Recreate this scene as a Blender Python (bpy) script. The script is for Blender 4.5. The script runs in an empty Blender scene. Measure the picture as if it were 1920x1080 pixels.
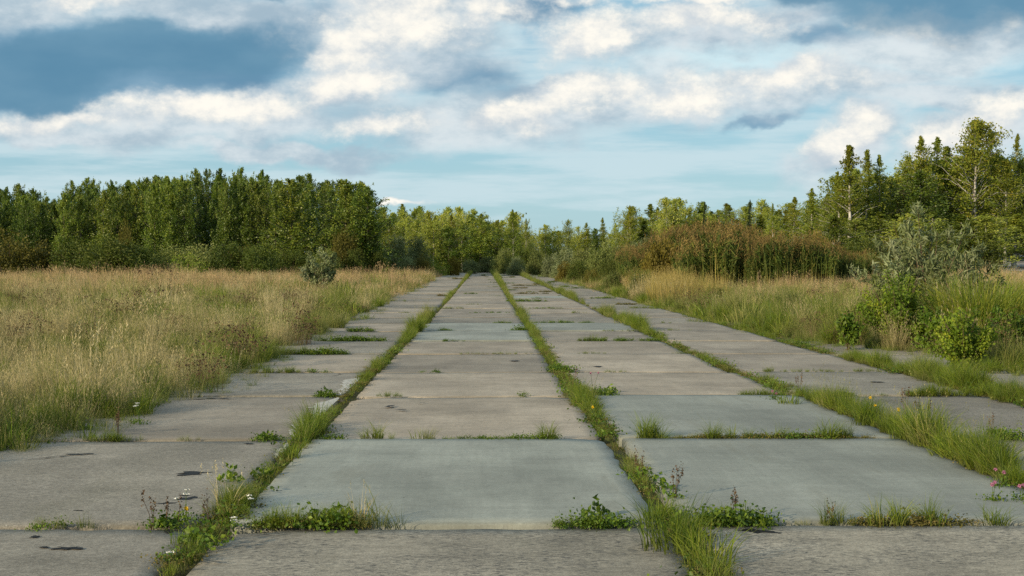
import bpy, math, random
import numpy as np
from mathutils import noise as mn, Vector

# ------------------------------------------------------------------ camera, sky, sun, exposure
scene = bpy.context.scene
COL = scene.collection
FPX, HORY, VPX, CAMH = 2667.0, 483.0, 908.0, 1.6      # focal length (px of a 1920 wide frame), horizon, vanishing point
cam_d = bpy.data.cameras.new('camera'); cam = bpy.data.objects.new('camera', cam_d); COL.objects.link(cam)
cam_d.sensor_width = 36.0; cam_d.lens = 36.0 * FPX / 1920.0
cam_d.clip_start = 0.1; cam_d.clip_end = 5000
cam.location = (0, 0, CAMH)
YAW = math.atan((960 - VPX) / FPX); PITCH = math.atan((540 - HORY) / FPX)
cam.rotation_euler = (math.pi / 2 - PITCH, 0, -YAW)
scene.camera = cam
scene.view_settings.view_transform = 'Standard'; scene.view_settings.look = 'None'
scene.view_settings.exposure = 0.12; scene.view_settings.gamma = 1.0
scene.view_settings.use_curve_mapping = False
scene.cycles.max_bounces = 6; scene.cycles.diffuse_bounces = 3; scene.cycles.transmission_bounces = 3
scene.cycles.glossy_bounces = 2; scene.cycles.sample_clamp_direct = 8; scene.cycles.sample_clamp_indirect = 3; scene.cycles.use_denoising = False

SUN_EL, SUN_AZ = math.radians(18), math.radians(-135)    # azimuth from +Y (view direction) towards +X: left and behind
sd = (math.sin(SUN_AZ) * math.cos(SUN_EL), math.cos(SUN_AZ) * math.cos(SUN_EL), math.sin(SUN_EL))
sun_d = bpy.data.lights.new('sun', 'SUN'); sun = bpy.data.objects.new('sun', sun_d); COL.objects.link(sun)
sun_d.energy = 5.0; sun_d.angle = math.radians(0.8); sun_d.color = (1.0, 0.83, 0.56)
sun.rotation_euler = Vector(sd).to_track_quat('Z', 'Y').to_euler()

class NT:
    """small node-tree writer"""
    def __init__(s, tree):
        s.t = tree; s.n = tree.nodes; s.l = tree.links
    def new(s, typ, **kw):
        n = s.n.new(typ)
        for k, v in kw.items(): setattr(n, k, v)
        return n
    def set(s, sock, v):
        if v is None: return
        if hasattr(v, 'is_output') or isinstance(v, bpy.types.NodeSocket): s.l.new(v, sock)
        else: sock.default_value = v
    def math(s, op, a, b=None, c=None, clamp=False):
        n = s.new('ShaderNodeMath', operation=op); n.use_clamp = clamp
        s.set(n.inputs[0], a); s.set(n.inputs[1], b); s.set(n.inputs[2], c); return n.outputs[0]
    def vmath(s, op, a, b=None, scale=None):
        n = s.new('ShaderNodeVectorMath', operation=op)
        s.set(n.inputs[0], a); s.set(n.inputs[1], b)
        if scale is not None: s.set(n.inputs['Scale'], scale)
        return n.outputs['Value'] if op in ('LENGTH', 'DOT_PRODUCT') else n.outputs[0]
    def noise(s, vec, scale, detail=4, rough=0.55, dist=0.0, color=False):
        n = s.new('ShaderNodeTexNoise'); s.set(n.inputs['Vector'], vec)
        n.inputs['Scale'].default_value = scale; n.inputs['Detail'].default_value = detail
        n.inputs['Roughness'].default_value = rough; n.inputs['Distortion'].default_value = dist
        return n.outputs['Color' if color else 'Fac']
    def ramp(s, fac, a, b, lo=0.0, hi=1.0, smooth=True):
        n = s.new('ShaderNodeMapRange'); n.interpolation_type = 'SMOOTHSTEP' if smooth else 'LINEAR'
        s.set(n.inputs['Value'], fac)
        for i, v in zip(('From Min', 'From Max', 'To Min', 'To Max'), (a, b, lo, hi)): n.inputs[i].default_value = v
        return n.outputs[0]
    def mix(s, fac, a, b, mode='MIX'):
        n = s.new('ShaderNodeMix', data_type='RGBA', blend_type=mode)
        s.set(n.inputs[0], fac)
        for sock, v in ((n.inputs[6], a), (n.inputs[7], b)):
            if isinstance(v, (tuple, list)): sock.default_value = tuple(v)[:3] + (1,)
            else: s.l.new(v, sock)
        return n.outputs[2]
    def mapping(s, vec, loc=(0, 0, 0), rot=(0, 0, 0), sc=(1, 1, 1), typ='POINT'):
        n = s.new('ShaderNodeMapping', vector_type=typ); s.l.new(vec, n.inputs[0])
        n.inputs[1].default_value = loc; n.inputs[2].default_value = rot; n.inputs[3].default_value = sc
        return n.outputs[0]
    def colramp(s, fac, stops):
        n = s.new('ShaderNodeValToRGB'); s.l.new(fac, n.inputs[0]); cr = n.color_ramp
        while len(cr.elements) < len(stops): cr.elements.new(0.5)
        for e, (p, c) in zip(cr.elements, stops): e.position = p; e.color = tuple(c) + (1,)
        return n.outputs[0]

world = bpy.data.worlds.new('World'); scene.world = world; world.use_nodes = True
w = NT(world.node_tree); w.n.clear()
tc = w.new('ShaderNodeTexCoord').outputs['Generated']
sky = w.new('ShaderNodeTexSky', sky_type='NISHITA'); sky.sun_disc = False
sky.sun_elevation = SUN_EL; sky.sun_rotation = SUN_AZ; sky.air_density = 1.0; sky.dust_density = 0.6; sky.ozone_density = 1.5
sep = w.new('ShaderNodeSeparateXYZ'); w.l.new(tc, sep.inputs[0])
az = w.math('ARCTAN2', sep.outputs[0], sep.outputs[1]); el = w.math('ARCSINE', sep.outputs[2])
cmb = w.new('ShaderNodeCombineXYZ')
w.l.new(w.math('MULTIPLY', az, 2.667), cmb.inputs[0]); w.l.new(w.math('MULTIPLY', el, 2.667), cmb.inputs[1])
UV = cmb.outputs[0]
def nz(scale, zs, detail, rough, seed, color=False):
    v = w.mapping(tc, loc=(seed, seed * 1.7, seed * .3), sc=(1, 1, zs))
    return w.noise(v, scale, detail, rough, 0.0, color)
wa = w.vmath('SUBTRACT', nz(9, 1.5, 3, .5, 3.1, True), (0.5, 0.5, 0.5))
wb = w.vmath('SUBTRACT', nz(30, 1.4, 4, .6, 7.7, True), (0.5, 0.5, 0.5))
warp = w.vmath('ADD', w.vmath('MULTIPLY', wa, (.26, .13, 0)), w.vmath('MULTIPLY', wb, (.085, .06, 0)))
UVW = w.vmath('ADD', UV, warp)
UVW = w.vmath('MULTIPLY', UVW, (1, 1, 0))
def blobs(lst):
    """union of soft ellipses given by (x, y, rx, ry, tilt) in thousandths of the sky's angular unit"""
    out = None
    for (x, y, rx, ry, tilt) in lst:
        v = w.mapping(UVW, loc=((x - 908) / 1000, (HORY - y) / 1000, 0), rot=(0, 0, math.radians(tilt)),
                      sc=(rx / 1000, ry / 1000, 1), typ='TEXTURE')
        g = w.math('SUBTRACT', 1.0, w.vmath('LENGTH', v))
        out = g if out is None else w.math('MAXIMUM', out, g)
    return out
def layer(lst, k, lo, hi, scale, zs, seed, rough=.6):
    f = w.math('MULTIPLY', w.math('SUBTRACT', nz(scale, zs, 7, rough, seed), .5), k)
    return w.ramp(w.math('ADD', w.math('MAXIMUM', blobs(lst), -1.0), f), lo, hi)
f1 = nz(6, 9, 7, .6, 21.0)
fb = nz(7, 3.2, 7, .6, 12.0)
# thin streaky veil of high cloud, denser low down
veil = w.ramp(f1, .40, .62)
base = w.mix(w.ramp(el, 0.0, .17), (.315, .56, .68), (.235, .48, .63))
base = w.mix(.75, w.vmath('SCALE', sky.outputs[0], scale=.11), base)
c = w.mix(w.math('MULTIPLY', veil, .70), base, (.585, .71, .755))
cyan = layer([(1330, 135, 330, 45, 2), (1700, 130, 260, 40, 0), (930, 40, 60, 60, 0), (880, 190, 120, 30, 8)], .7, -.05, .7, 16, 2.5, 31)
c = w.mix(w.math('MULTIPLY', cyan, .85), c, (.61, .81, .86))
# generic broken cloud over the rest of the sky, outside the part the photograph shows
outside = w.math('MAXIMUM', w.ramp(el, .20, .30), w.ramp(w.math('ABSOLUTE', az), .42, .55))
gen = w.math('MULTIPLY', w.ramp(fb, .44, .60), outside)
c = w.mix(gen, c, w.mix(w.ramp(nz(9, 2, 5, .5, 77), .35, .65), (.40, .47, .54), (.80, .80, .78)))
dark = layer([(60, 150, 420, 110, 3), (330, 140, 330, 90, 6), (100, 195, 300, 50, 6), (480, 60, 180, 70, 0), (1760, 5, 330, 62, -3), (1480, 52, 160, 18, 0), (850, 130, 150, 40, 5),
              (1400, 238, 70, 15, 5), (1330, 88, 100, 15, 0), (1000, 150, 130, 26, 5), (570, -20, 150, 40, 0), (1010, 15, 110, 34, 0), (1560, 90, 90, 30, 0)], .95, -.12, .62, 11, 2.0, 41, .55)
darkc = w.mix(w.ramp(nz(7, 3, 4, .5, 52), .3, .7), (.095, .225, .36), (.19, .34, .47))
c = w.mix(w.math('MULTIPLY', dark, .9), c, darkc)
soft = layer([(430, 235, 420, 75, 5), (760, 60, 300, 110, 4), (1100, 190, 330, 90, 6), (1330, 60, 420, 70, 0), (1480, 180, 400, 60, 4), (60, 25, 260, 70, 0), (400, 30, 330, 60, -4),
              (1720, 110, 300, 70, 4), (1560, 290, 170, 80, 38), (1820, 260, 230, 80, 18), (900, 210, 300, 90, 10), (650, 150, 230, 60, 18), (130, 268, 300, 34, 0), (560, 300, 300, 26, 0), (1750, 200, 260, 36, 0)],
             1.0, -.05, .62, 13, 2.4, 61, .62)
softc = w.mix(w.ramp(nz(17, 2.0, 7, .62, 66), .34, .66), (.36, .47, .555), (.68, .735, .76))
c = w.mix(w.math('MULTIPLY', soft, .88), c, softc)
WH = [(215, 20, 110, 40, 0), (750, 40, 205, 80, 6), (650, 100, 100, 44, 20), (640, 150, 150, 36, 17), (400, 212, 270, 42, 4), (140, 240, 170, 26, 8),
      (690, 240, 150, 46, 8), (440, 196, 120, 36, 10), (1090, 172, 150, 56, 12), (1270, 185, 180, 48, 4), (980, 205, 130, 42, 10), (1290, 50, 270, 52, -3), (1140, 70, 110, 52, 5),
      (1460, 170, 190, 40, 4), (1550, 285, 110, 52, 38), (1800, 246, 170, 52, 18), (1710, 66, 140, 30, -5), (785, 373, 110, 9, 0), (1250, -2, 330, 18, 0), (900, 10, 90, 50, 0)]
puff = lambda shift: w.math('MULTIPLY', w.math('SUBTRACT', w.noise(w.mapping(w.vmath('ADD', tc, shift), loc=(7, 12, 2), sc=(1, 1, 1.5)), 15, 9, .66), .5), 2.7)
wb_ = w.math('MAXIMUM', blobs(WH), -1.0)
n0_ = puff((0, 0, 0))
d0 = w.math('ADD', wb_, n0_)
n1_ = puff((.006, 0, .011))
white = w.ramp(d0, -.08, .76)
# the cloud is brighter where it thins towards the light above, greyer in its thick lower body
lit = w.ramp(w.math('ADD', w.math('SUBTRACT', n0_, n1_), w.math('MULTIPLY', wb_, .35)), -.32, .62)
whitec = w.mix(lit, (.56, .62, .665), (.97, .925, .83))
c = w.mix(w.math('MULTIPLY', white, .95), c, whitec)
dark2 = layer([(1800, -14, 400, 135, -2), (1990, 20, 330, 90, -4), (1560, -6, 170, 60, -6), (40, 160, 330, 85, 8), (330, 112, 260, 62, 4), (570, -28, 130, 38, 0)], .8, -.02, .42, 12, 1.8, 141, .55)
c = w.mix(w.math('MULTIPLY', dark2, .88), c, w.mix(w.ramp(nz(9, 2.5, 4, .5, 152), .3, .7), (.095, .235, .36), (.15, .30, .42)))
# below the horizon the world is only a dim ground tone
c = w.mix(w.ramp(el, -.03, -.005), (.10, .11, .08), c)
bg = w.new('ShaderNodeBackground'); w.l.new(c, bg.inputs[0]); bg.inputs[1].default_value = 1.0
wo = w.new('ShaderNodeOutputWorld'); w.l.new(bg.outputs[0], wo.inputs[0])
world.cycles.sampling_method = 'MANUAL'; world.cycles.sample_map_resolution = 512

# ------------------------------------------------------------------ helpers
rng = np.random.default_rng(7)
random.seed(7)
def xdir(px):
    return math.tan(YAW + math.atan((px - 960) / FPX))
def ground_xy(px, py, z=0.0):
    """where the view ray through a pixel meets the height z"""
    Y = (CAMH - z) * FPX / max(py - HORY, .5)
    return xdir(px) * Y, Y
def height_at(py, D):
    return CAMH + (HORY - py) / FPX * D
def sstep(a, b, x):
    t = np.clip((x - a) / (b - a), 0, 1); return t * t * (3 - 2 * t)
def interp(tab, y, k=1):
    return np.interp(y, [t[0] for t in tab], [t[k] for t in tab])
LEFT_EDGE = [(0, -5.0), (9, -4.3), (11, -3.8), (13.9, -3.4), (16, -3.15), (20, -3.15), (29, -3.15), (42, -3.25), (60, -3.45), (90, -3.5), (178, -3.6)]
RIGHT_EDGE = [(0, 10.5), (15, 8.6), (18, 7.4), (24, 7.0), (27, 5.9), (33, 5.5), (45, 5.4), (60, 5.3), (100, 5.1), (178, 4.6)]
RUN_END = 180.0
def gh(x, y):
    x = np.asarray(x, float); y = np.asarray(y, float)
    rise = 1.45 * sstep(82, 128, y) * sstep(14, 32, x) + .35 * sstep(30, 80, y) * sstep(8, 16, x)
    left = .33 * sstep(60, 150, y) * (sstep(4, 14, -x) - 1.9 * sstep(14, 42, -x))
    off = np.maximum(sstep(interp(LEFT_EDGE, y) + .9, interp(LEFT_EDGE, y) - .8, x) if False else sstep(0, 1.5, interp(LEFT_EDGE, y) - x),
                     sstep(0, 1.5, x - interp(RIGHT_EDGE, y)))
    end = sstep(RUN_END, RUN_END + 12, y) * .2
    bump = (.05 * np.sin(x * .9 + 1.3 * np.sin(y * .21)) + .04 * np.sin(y * .7 + x * .31)) * off
    return -0.07 + rise + left + off * .06 + end + bump

class MB:
    """collects vertices and faces, builds one mesh"""
    def __init__(s): s.v = []; s.f = []; s.a = []; s.nv = 0
    def add(s, v, f, tone=None, hgt=None):
        v = np.asarray(v, float).reshape(-1, 3); f = np.asarray(f, int)
        s.v.append(v); s.f.append(f + s.nv); s.nv += len(v)
        t = np.zeros(len(v)) if tone is None else np.broadcast_to(np.asarray(tone, float), (len(v),))
        h = np.zeros(len(v)) if hgt is None else np.broadcast_to(np.asarray(hgt, float), (len(v),))
        s.a.append(np.stack([t, h], 1))
    def mesh(s, name, mat, smooth=False):
        me = bpy.data.meshes.new(name)
        V = np.concatenate(s.v); me.vertices.add(len(V)); me.vertices.foreach_set('co', V.ravel())
        loops = np.concatenate([f.ravel() for f in s.f]); sizes = np.concatenate([np.full(len(f), f.shape[1]) for f in s.f])
        starts = np.concatenate([[0], np.cumsum(sizes)[:-1]])
        me.loops.add(len(loops)); me.loops.foreach_set('vertex_index', loops.astype(np.int32))
        me.polygons.add(len(sizes)); me.polygons.foreach_set('loop_start', starts.astype(np.int32))
        me.polygons.foreach_set('loop_total', sizes.astype(np.int32))
        if smooth: me.polygons.foreach_set('use_smooth', np.ones(len(sizes), bool))
        A = np.concatenate(s.a)
        for i, n in enumerate(('tone', 'hgt')):
            at = me.attributes.new(n, 'FLOAT', 'POINT'); at.data.foreach_set('value', A[:, i].astype(np.float32))
        me.update(calc_edges=True)
        for m in (mat if isinstance(mat, (list, tuple)) else [mat]): me.materials.append(m)
        return me

def obj(name, data, parent=None, loc=None, rot=None, sc=None):
    o = bpy.data.objects.new(name, data); COL.objects.link(o)
    if parent is not None: o.parent = parent
    if loc is not None: o.location = loc
    if rot is not None: o.rotation_euler = rot
    if sc is not None: o.scale = sc
    return o
def tag(o, label=None, cat=None, group=None, kind=None):
    if label: o['label'] = label
    if cat: o['category'] = cat
    if group: o['group'] = group
    if kind: o['kind'] = kind
    return o
def thing(name, label, cat, loc, rotz=0, sc=(1, 1, 1), group=None):
    return tag(obj(name, None, None, loc, (0, 0, rotz), sc), label, cat, group)

def tube(mb, pts, radii, sides=5, tone=.5, hgt=None):
    pts = np.asarray(pts, float); n = len(pts)
    d = np.gradient(pts, axis=0); d /= np.linalg.norm(d, axis=1)[:, None] + 1e-9
    up = np.where(np.abs(d[:, 2:3]) > .9, np.array([[1., 0, 0]]), np.array([[0, 0, 1.]]))
    a = np.cross(d, up); a /= np.linalg.norm(a, axis=1)[:, None] + 1e-9; b = np.cross(d, a)
    th = np.arange(sides) / sides * 2 * math.pi
    r = np.asarray(radii, float)[:, None, None]
    V = pts[:, None, :] + r * (np.cos(th)[None, :, None] * a[:, None, :] + np.sin(th)[None, :, None] * b[:, None, :])
    i = np.arange(n - 1)[:, None] * sides; j = np.arange(sides)[None, :]; k = (j + 1) % sides
    F = np.stack([i + j, i + k, i + k + sides, i + j + sides], -1).reshape(-1, 4)
    h = np.repeat(np.linspace(0, 1, n), sides) if hgt is None else hgt
    mb.add(V.reshape(-1, 3), F, tone, h)

def rand_unit(n, r):
    v = r.normal(size=(n, 3)); return v / np.linalg.norm(v, axis=1)[:, None]
def leaves(mb, c, size, r, tone, aspect=.6, up=None, outward=None, hgt=0.0, bend=True):
    """leaf-shaped faces (kite of two folded triangles) at the points c"""
    n = len(c); c = np.asarray(c)
    size = np.broadcast_to(np.asarray(size, float), (n,)) * r.uniform(.7, 1.3, n)
    ax = rand_unit(n, r)
    if outward is not None: ax = ax + outward * 1.0
    if up is not None: ax = ax + np.array([0, 0, up])
    ax /= np.linalg.norm(ax, axis=1)[:, None] + 1e-9
    s = np.cross(ax, rand_unit(n, r)); s /= np.linalg.norm(s, axis=1)[:, None] + 1e-9
    nrm = np.cross(ax, s)
    L = ax * size[:, None]; W = s * (size * aspect * .5)[:, None]; N = nrm * (size * .10)[:, None]
    V = np.stack([c - L * .5, c - L * .02 + W - N, c + L * .5, c - L * .02 - W - N], 1)
    F = np.arange(n)[:, None] * 4 + np.arange(4)[None, :]
    if bend:
        F = np.concatenate([F[:, [0, 1, 2]], F[:, [0, 2, 3]]])
    t = np.repeat(np.broadcast_to(np.asarray(tone, float), (n,)), 4)
    hh = np.repeat(np.broadcast_to(np.asarray(hgt, float), (n,)), 4)
    mb.add(V.reshape(-1, 3), F, t, hh)

# ------------------------------------------------------------------ materials
def new_mat(name):
    m = bpy.data.materials.new(name); m.use_nodes = True; t = NT(m.node_tree); t.n.clear()
    out = t.new('ShaderNodeOutputMaterial'); return m, t, out
def plant_mat(name, stops, base=None, base_amt=.8, trans=.3, rough=.6, rand=.35, bright=.22, spec=.25):
    """colour from the blade's or leaf's own tone and a per-plant random; base = colour of the foot of a blade"""
    m, t, out = new_mat(name)
    tone = t.new('ShaderNodeAttribute', attribute_name='tone').outputs['Fac']
    hg = t.new('ShaderNodeAttribute', attribute_name='hgt').outputs['Fac']
    oi = t.new('ShaderNodeObjectInfo').outputs['Random']
    f = t.math('ADD', t.math('MULTIPLY', tone, 1 - rand), t.math('MULTIPLY', oi, rand))
    col = t.colramp(f, stops)
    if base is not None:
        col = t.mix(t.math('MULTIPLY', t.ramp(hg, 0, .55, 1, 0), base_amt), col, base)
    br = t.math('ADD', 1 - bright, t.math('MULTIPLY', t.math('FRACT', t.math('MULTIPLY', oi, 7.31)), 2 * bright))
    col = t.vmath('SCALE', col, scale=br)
    p = t.new('ShaderNodeBsdfPrincipled'); t.l.new(col, p.inputs['Base Color']); p.inputs['Roughness'].default_value = rough
    p.inputs['Specular IOR Level'].default_value = spec
    tr = t.new('ShaderNodeBsdfTranslucent'); t.l.new(t.mix(.5, col, t.vmath('MULTIPLY', col, (1.2, 1.25, .6))), tr.inputs[0])
    mx = t.new('ShaderNodeMixShader'); mx.inputs[0].default_value = trans
    t.l.new(p.outputs[0], mx.inputs[1]); t.l.new(tr.outputs[0], mx.inputs[2]); t.l.new(mx.outputs[0], out.inputs[0])
    return m
def bark_mat(name, c1, c2, scale=(6, 6, 2), white=False):
    m, t, out = new_mat(name)
    v = t.mapping(t.new('ShaderNodeTexCoord').outputs['Object'], sc=scale)
    f = t.noise(v, 1.0, 5, .65)
    col = t.mix(t.ramp(f, .42, .6), c1, c2)
    p = t.new('ShaderNodeBsdfPrincipled'); t.l.new(col, p.inputs['Base Color']); p.inputs['Roughness'].default_value = .85
    t.l.new(p.outputs[0], out.inputs[0]); return m

M = {}
M['bark'] = bark_mat('grey_brown_bark', (.07, .055, .04), (.16, .14, .11))
M['birch_bark'] = bark_mat('white_birch_bark', (.50, .48, .43), (.14, .12, .10), (3, 3, 5))
M['twig'] = bark_mat('brown_twig', (.08, .045, .03), (.13, .08, .055))
M['aspen'] = plant_mat('aspen_leaves', [(0, (.026, .056, .007)), (.4, (.076, .128, .013)), (.75, (.175, .225, .024)), (1, (.27, .27, .035))], rough=.45, spec=.4)
M['wood_light'] = plant_mat('light_wood_leaves', [(0, (.12, .165, .022)), (.5, (.27, .32, .05)), (1, (.45, .44, .09))], trans=.35)
M['birch'] = plant_mat('birch_leaves', [(0, (.060, .100, .010)), (.5, (.145, .19, .020)), (.85, (.225, .225, .026)), (1, (.30, .22, .03))], trans=.35)
M['silver'] = plant_mat('silver_willow_leaves', [(0, (.085, .115, .035)), (.5, (.18, .215, .09)), (1, (.37, .40, .24))], rough=.5)
M['willow'] = plant_mat('grey_willow_leaves', [(0, (.075, .105, .022)), (.5, (.16, .19, .05)), (1, (.28, .28, .10))])
M['dark_shrub'] = plant_mat('dark_shrub_leaves', [(0, (.036, .060, .009)), (.5, (.082, .112, .016)), (1, (.16, .17, .03))])
M['brown_shrub'] = plant_mat('brown_shrub_leaves', [(0, (.058, .058, .010)), (.5, (.110, .104, .017)), (1, (.165, .14, .024))])
M['orange_shrub'] = plant_mat('orange_shrub_leaves', [(0, (.10, .090, .012)), (.5, (.17, .135, .018)), (1, (.25, .20, .03))])
M['spruce'] = plant_mat('spruce_needles', [(0, (.018, .035, .012)), (1, (.045, .07, .025))], trans=.1)
M['bright'] = plant_mat('bright_leaves', [(0, (.055, .10, .010)), (.5, (.13, .20, .016)), (.8, (.23, .29, .026)), (1, (.38, .36, .04))], trans=.35)
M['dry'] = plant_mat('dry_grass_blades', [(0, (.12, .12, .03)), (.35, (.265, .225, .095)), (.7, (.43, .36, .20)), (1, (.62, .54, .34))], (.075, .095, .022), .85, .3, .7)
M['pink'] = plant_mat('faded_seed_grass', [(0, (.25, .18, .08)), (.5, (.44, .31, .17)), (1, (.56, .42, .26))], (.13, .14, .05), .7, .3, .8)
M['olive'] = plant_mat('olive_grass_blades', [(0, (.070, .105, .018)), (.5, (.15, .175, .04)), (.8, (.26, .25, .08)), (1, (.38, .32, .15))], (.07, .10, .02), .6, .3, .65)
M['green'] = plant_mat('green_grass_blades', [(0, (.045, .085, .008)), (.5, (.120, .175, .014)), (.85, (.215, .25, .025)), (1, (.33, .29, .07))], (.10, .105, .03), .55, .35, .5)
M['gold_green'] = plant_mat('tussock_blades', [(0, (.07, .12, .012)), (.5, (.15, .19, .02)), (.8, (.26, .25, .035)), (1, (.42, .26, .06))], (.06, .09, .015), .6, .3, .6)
M['weed'] = plant_mat('dark_seed_heads', [(0, (.045, .028, .018)), (.5, (.09, .055, .03)), (1, (.16, .11, .055))], None, 0, .1, .8)
M['leafy'] = plant_mat('low_leafy_weeds', [(0, (.030, .065, .007)), (.5, (.075, .135, .012)), (1, (.17, .22, .022))], None, 0, .25, .5)
M['moss'] = plant_mat('creeping_moss_and_litter', [(0, (.05, .055, .012)), (.5, (.10, .10, .022)), (1, (.18, .13, .05))], None, 0, .15, .8)
M['reed'] = plant_mat('reed_stalks', [(0, (.040, .075, .012)), (.5, (.085, .125, .020)), (.85, (.20, .19, .04)), (1, (.38, .30, .09))], (.33, .22, .075), .75, .25, .6, rand=.25)
M['plume'] = plant_mat('reed_plumes', [(0, (.090, .064, .020)), (.5, (.18, .125, .040)), (1, (.30, .215, .078))], None, 0, .2, .8)
M['gold'] = plant_mat('golden_reed_blades', [(0, (.16, .15, .03)), (.5, (.29, .22, .06)), (1, (.42, .33, .13))], (.2, .2, .04), .5, .3, .6)
def flat_mat(name, c, rough=.7):
    m, t, out = new_mat(name); p = t.new('ShaderNodeBsdfPrincipled'); p.inputs['Base Color'].default_value = tuple(c) + (1,)
    f = t.noise(t.new('ShaderNodeTexCoord').outputs['Object'], 60, 3)
    t.l.new(t.mix(t.math('MULTIPLY', f, .5), c, tuple(x * .55 for x in c)), p.inputs['Base Color'])
    p.inputs['Roughness'].default_value = rough; p.inputs['Specular IOR Level'].default_value = .08; t.l.new(p.outputs[0], out.inputs[0]); return m
M['white_petal'] = flat_mat('white_petals', (.8, .8, .75)); M['pink_petal'] = flat_mat('pink_petals', (.42, .17, .28))
M['yellow_petal'] = flat_mat('yellow_petals', (.75, .5, .02)); M['tar'] = flat_mat('black_tar', (.018, .018, .018), .6)
M['white_leaf'] = flat_mat('dry_bent_stem', (.45, .36, .22))

# ground
def ground_material():
    m, t, out = new_mat('soil_and_thatch')
    P = t.new('ShaderNodeTexCoord').outputs['Object']
    n1 = t.noise(P, .5, 6, .6); n2 = t.noise(P, 6, 6, .7); n3 = t.noise(P, 40, 4, .7)
    c_ = t.mix(t.ramp(n1, .35, .65), (.085, .085, .025), (.17, .135, .065))
    c_ = t.mix(t.math('MULTIPLY', t.ramp(n2, .4, .65), .7), c_, (.055, .065, .018))
    c_ = t.mix(t.math('MULTIPLY', t.ramp(n3, .45, .7), .6), c_, (.20, .16, .09))
    p = t.new('ShaderNodeBsdfPrincipled'); t.l.new(c_, p.inputs['Base Color']); p.inputs['Roughness'].default_value = .95
    p.inputs['Specular IOR Level'].default_value = .1
    b = t.new('ShaderNodeBump'); b.inputs['Strength'].default_value = .6; b.inputs['Distance'].default_value = .03
    t.l.new(n3, b.inputs['Height']); t.l.new(b.outputs[0], p.inputs['Normal'])
    t.l.new(p.outputs[0], out.inputs[0]); return m
M['ground'] = ground_material()

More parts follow.
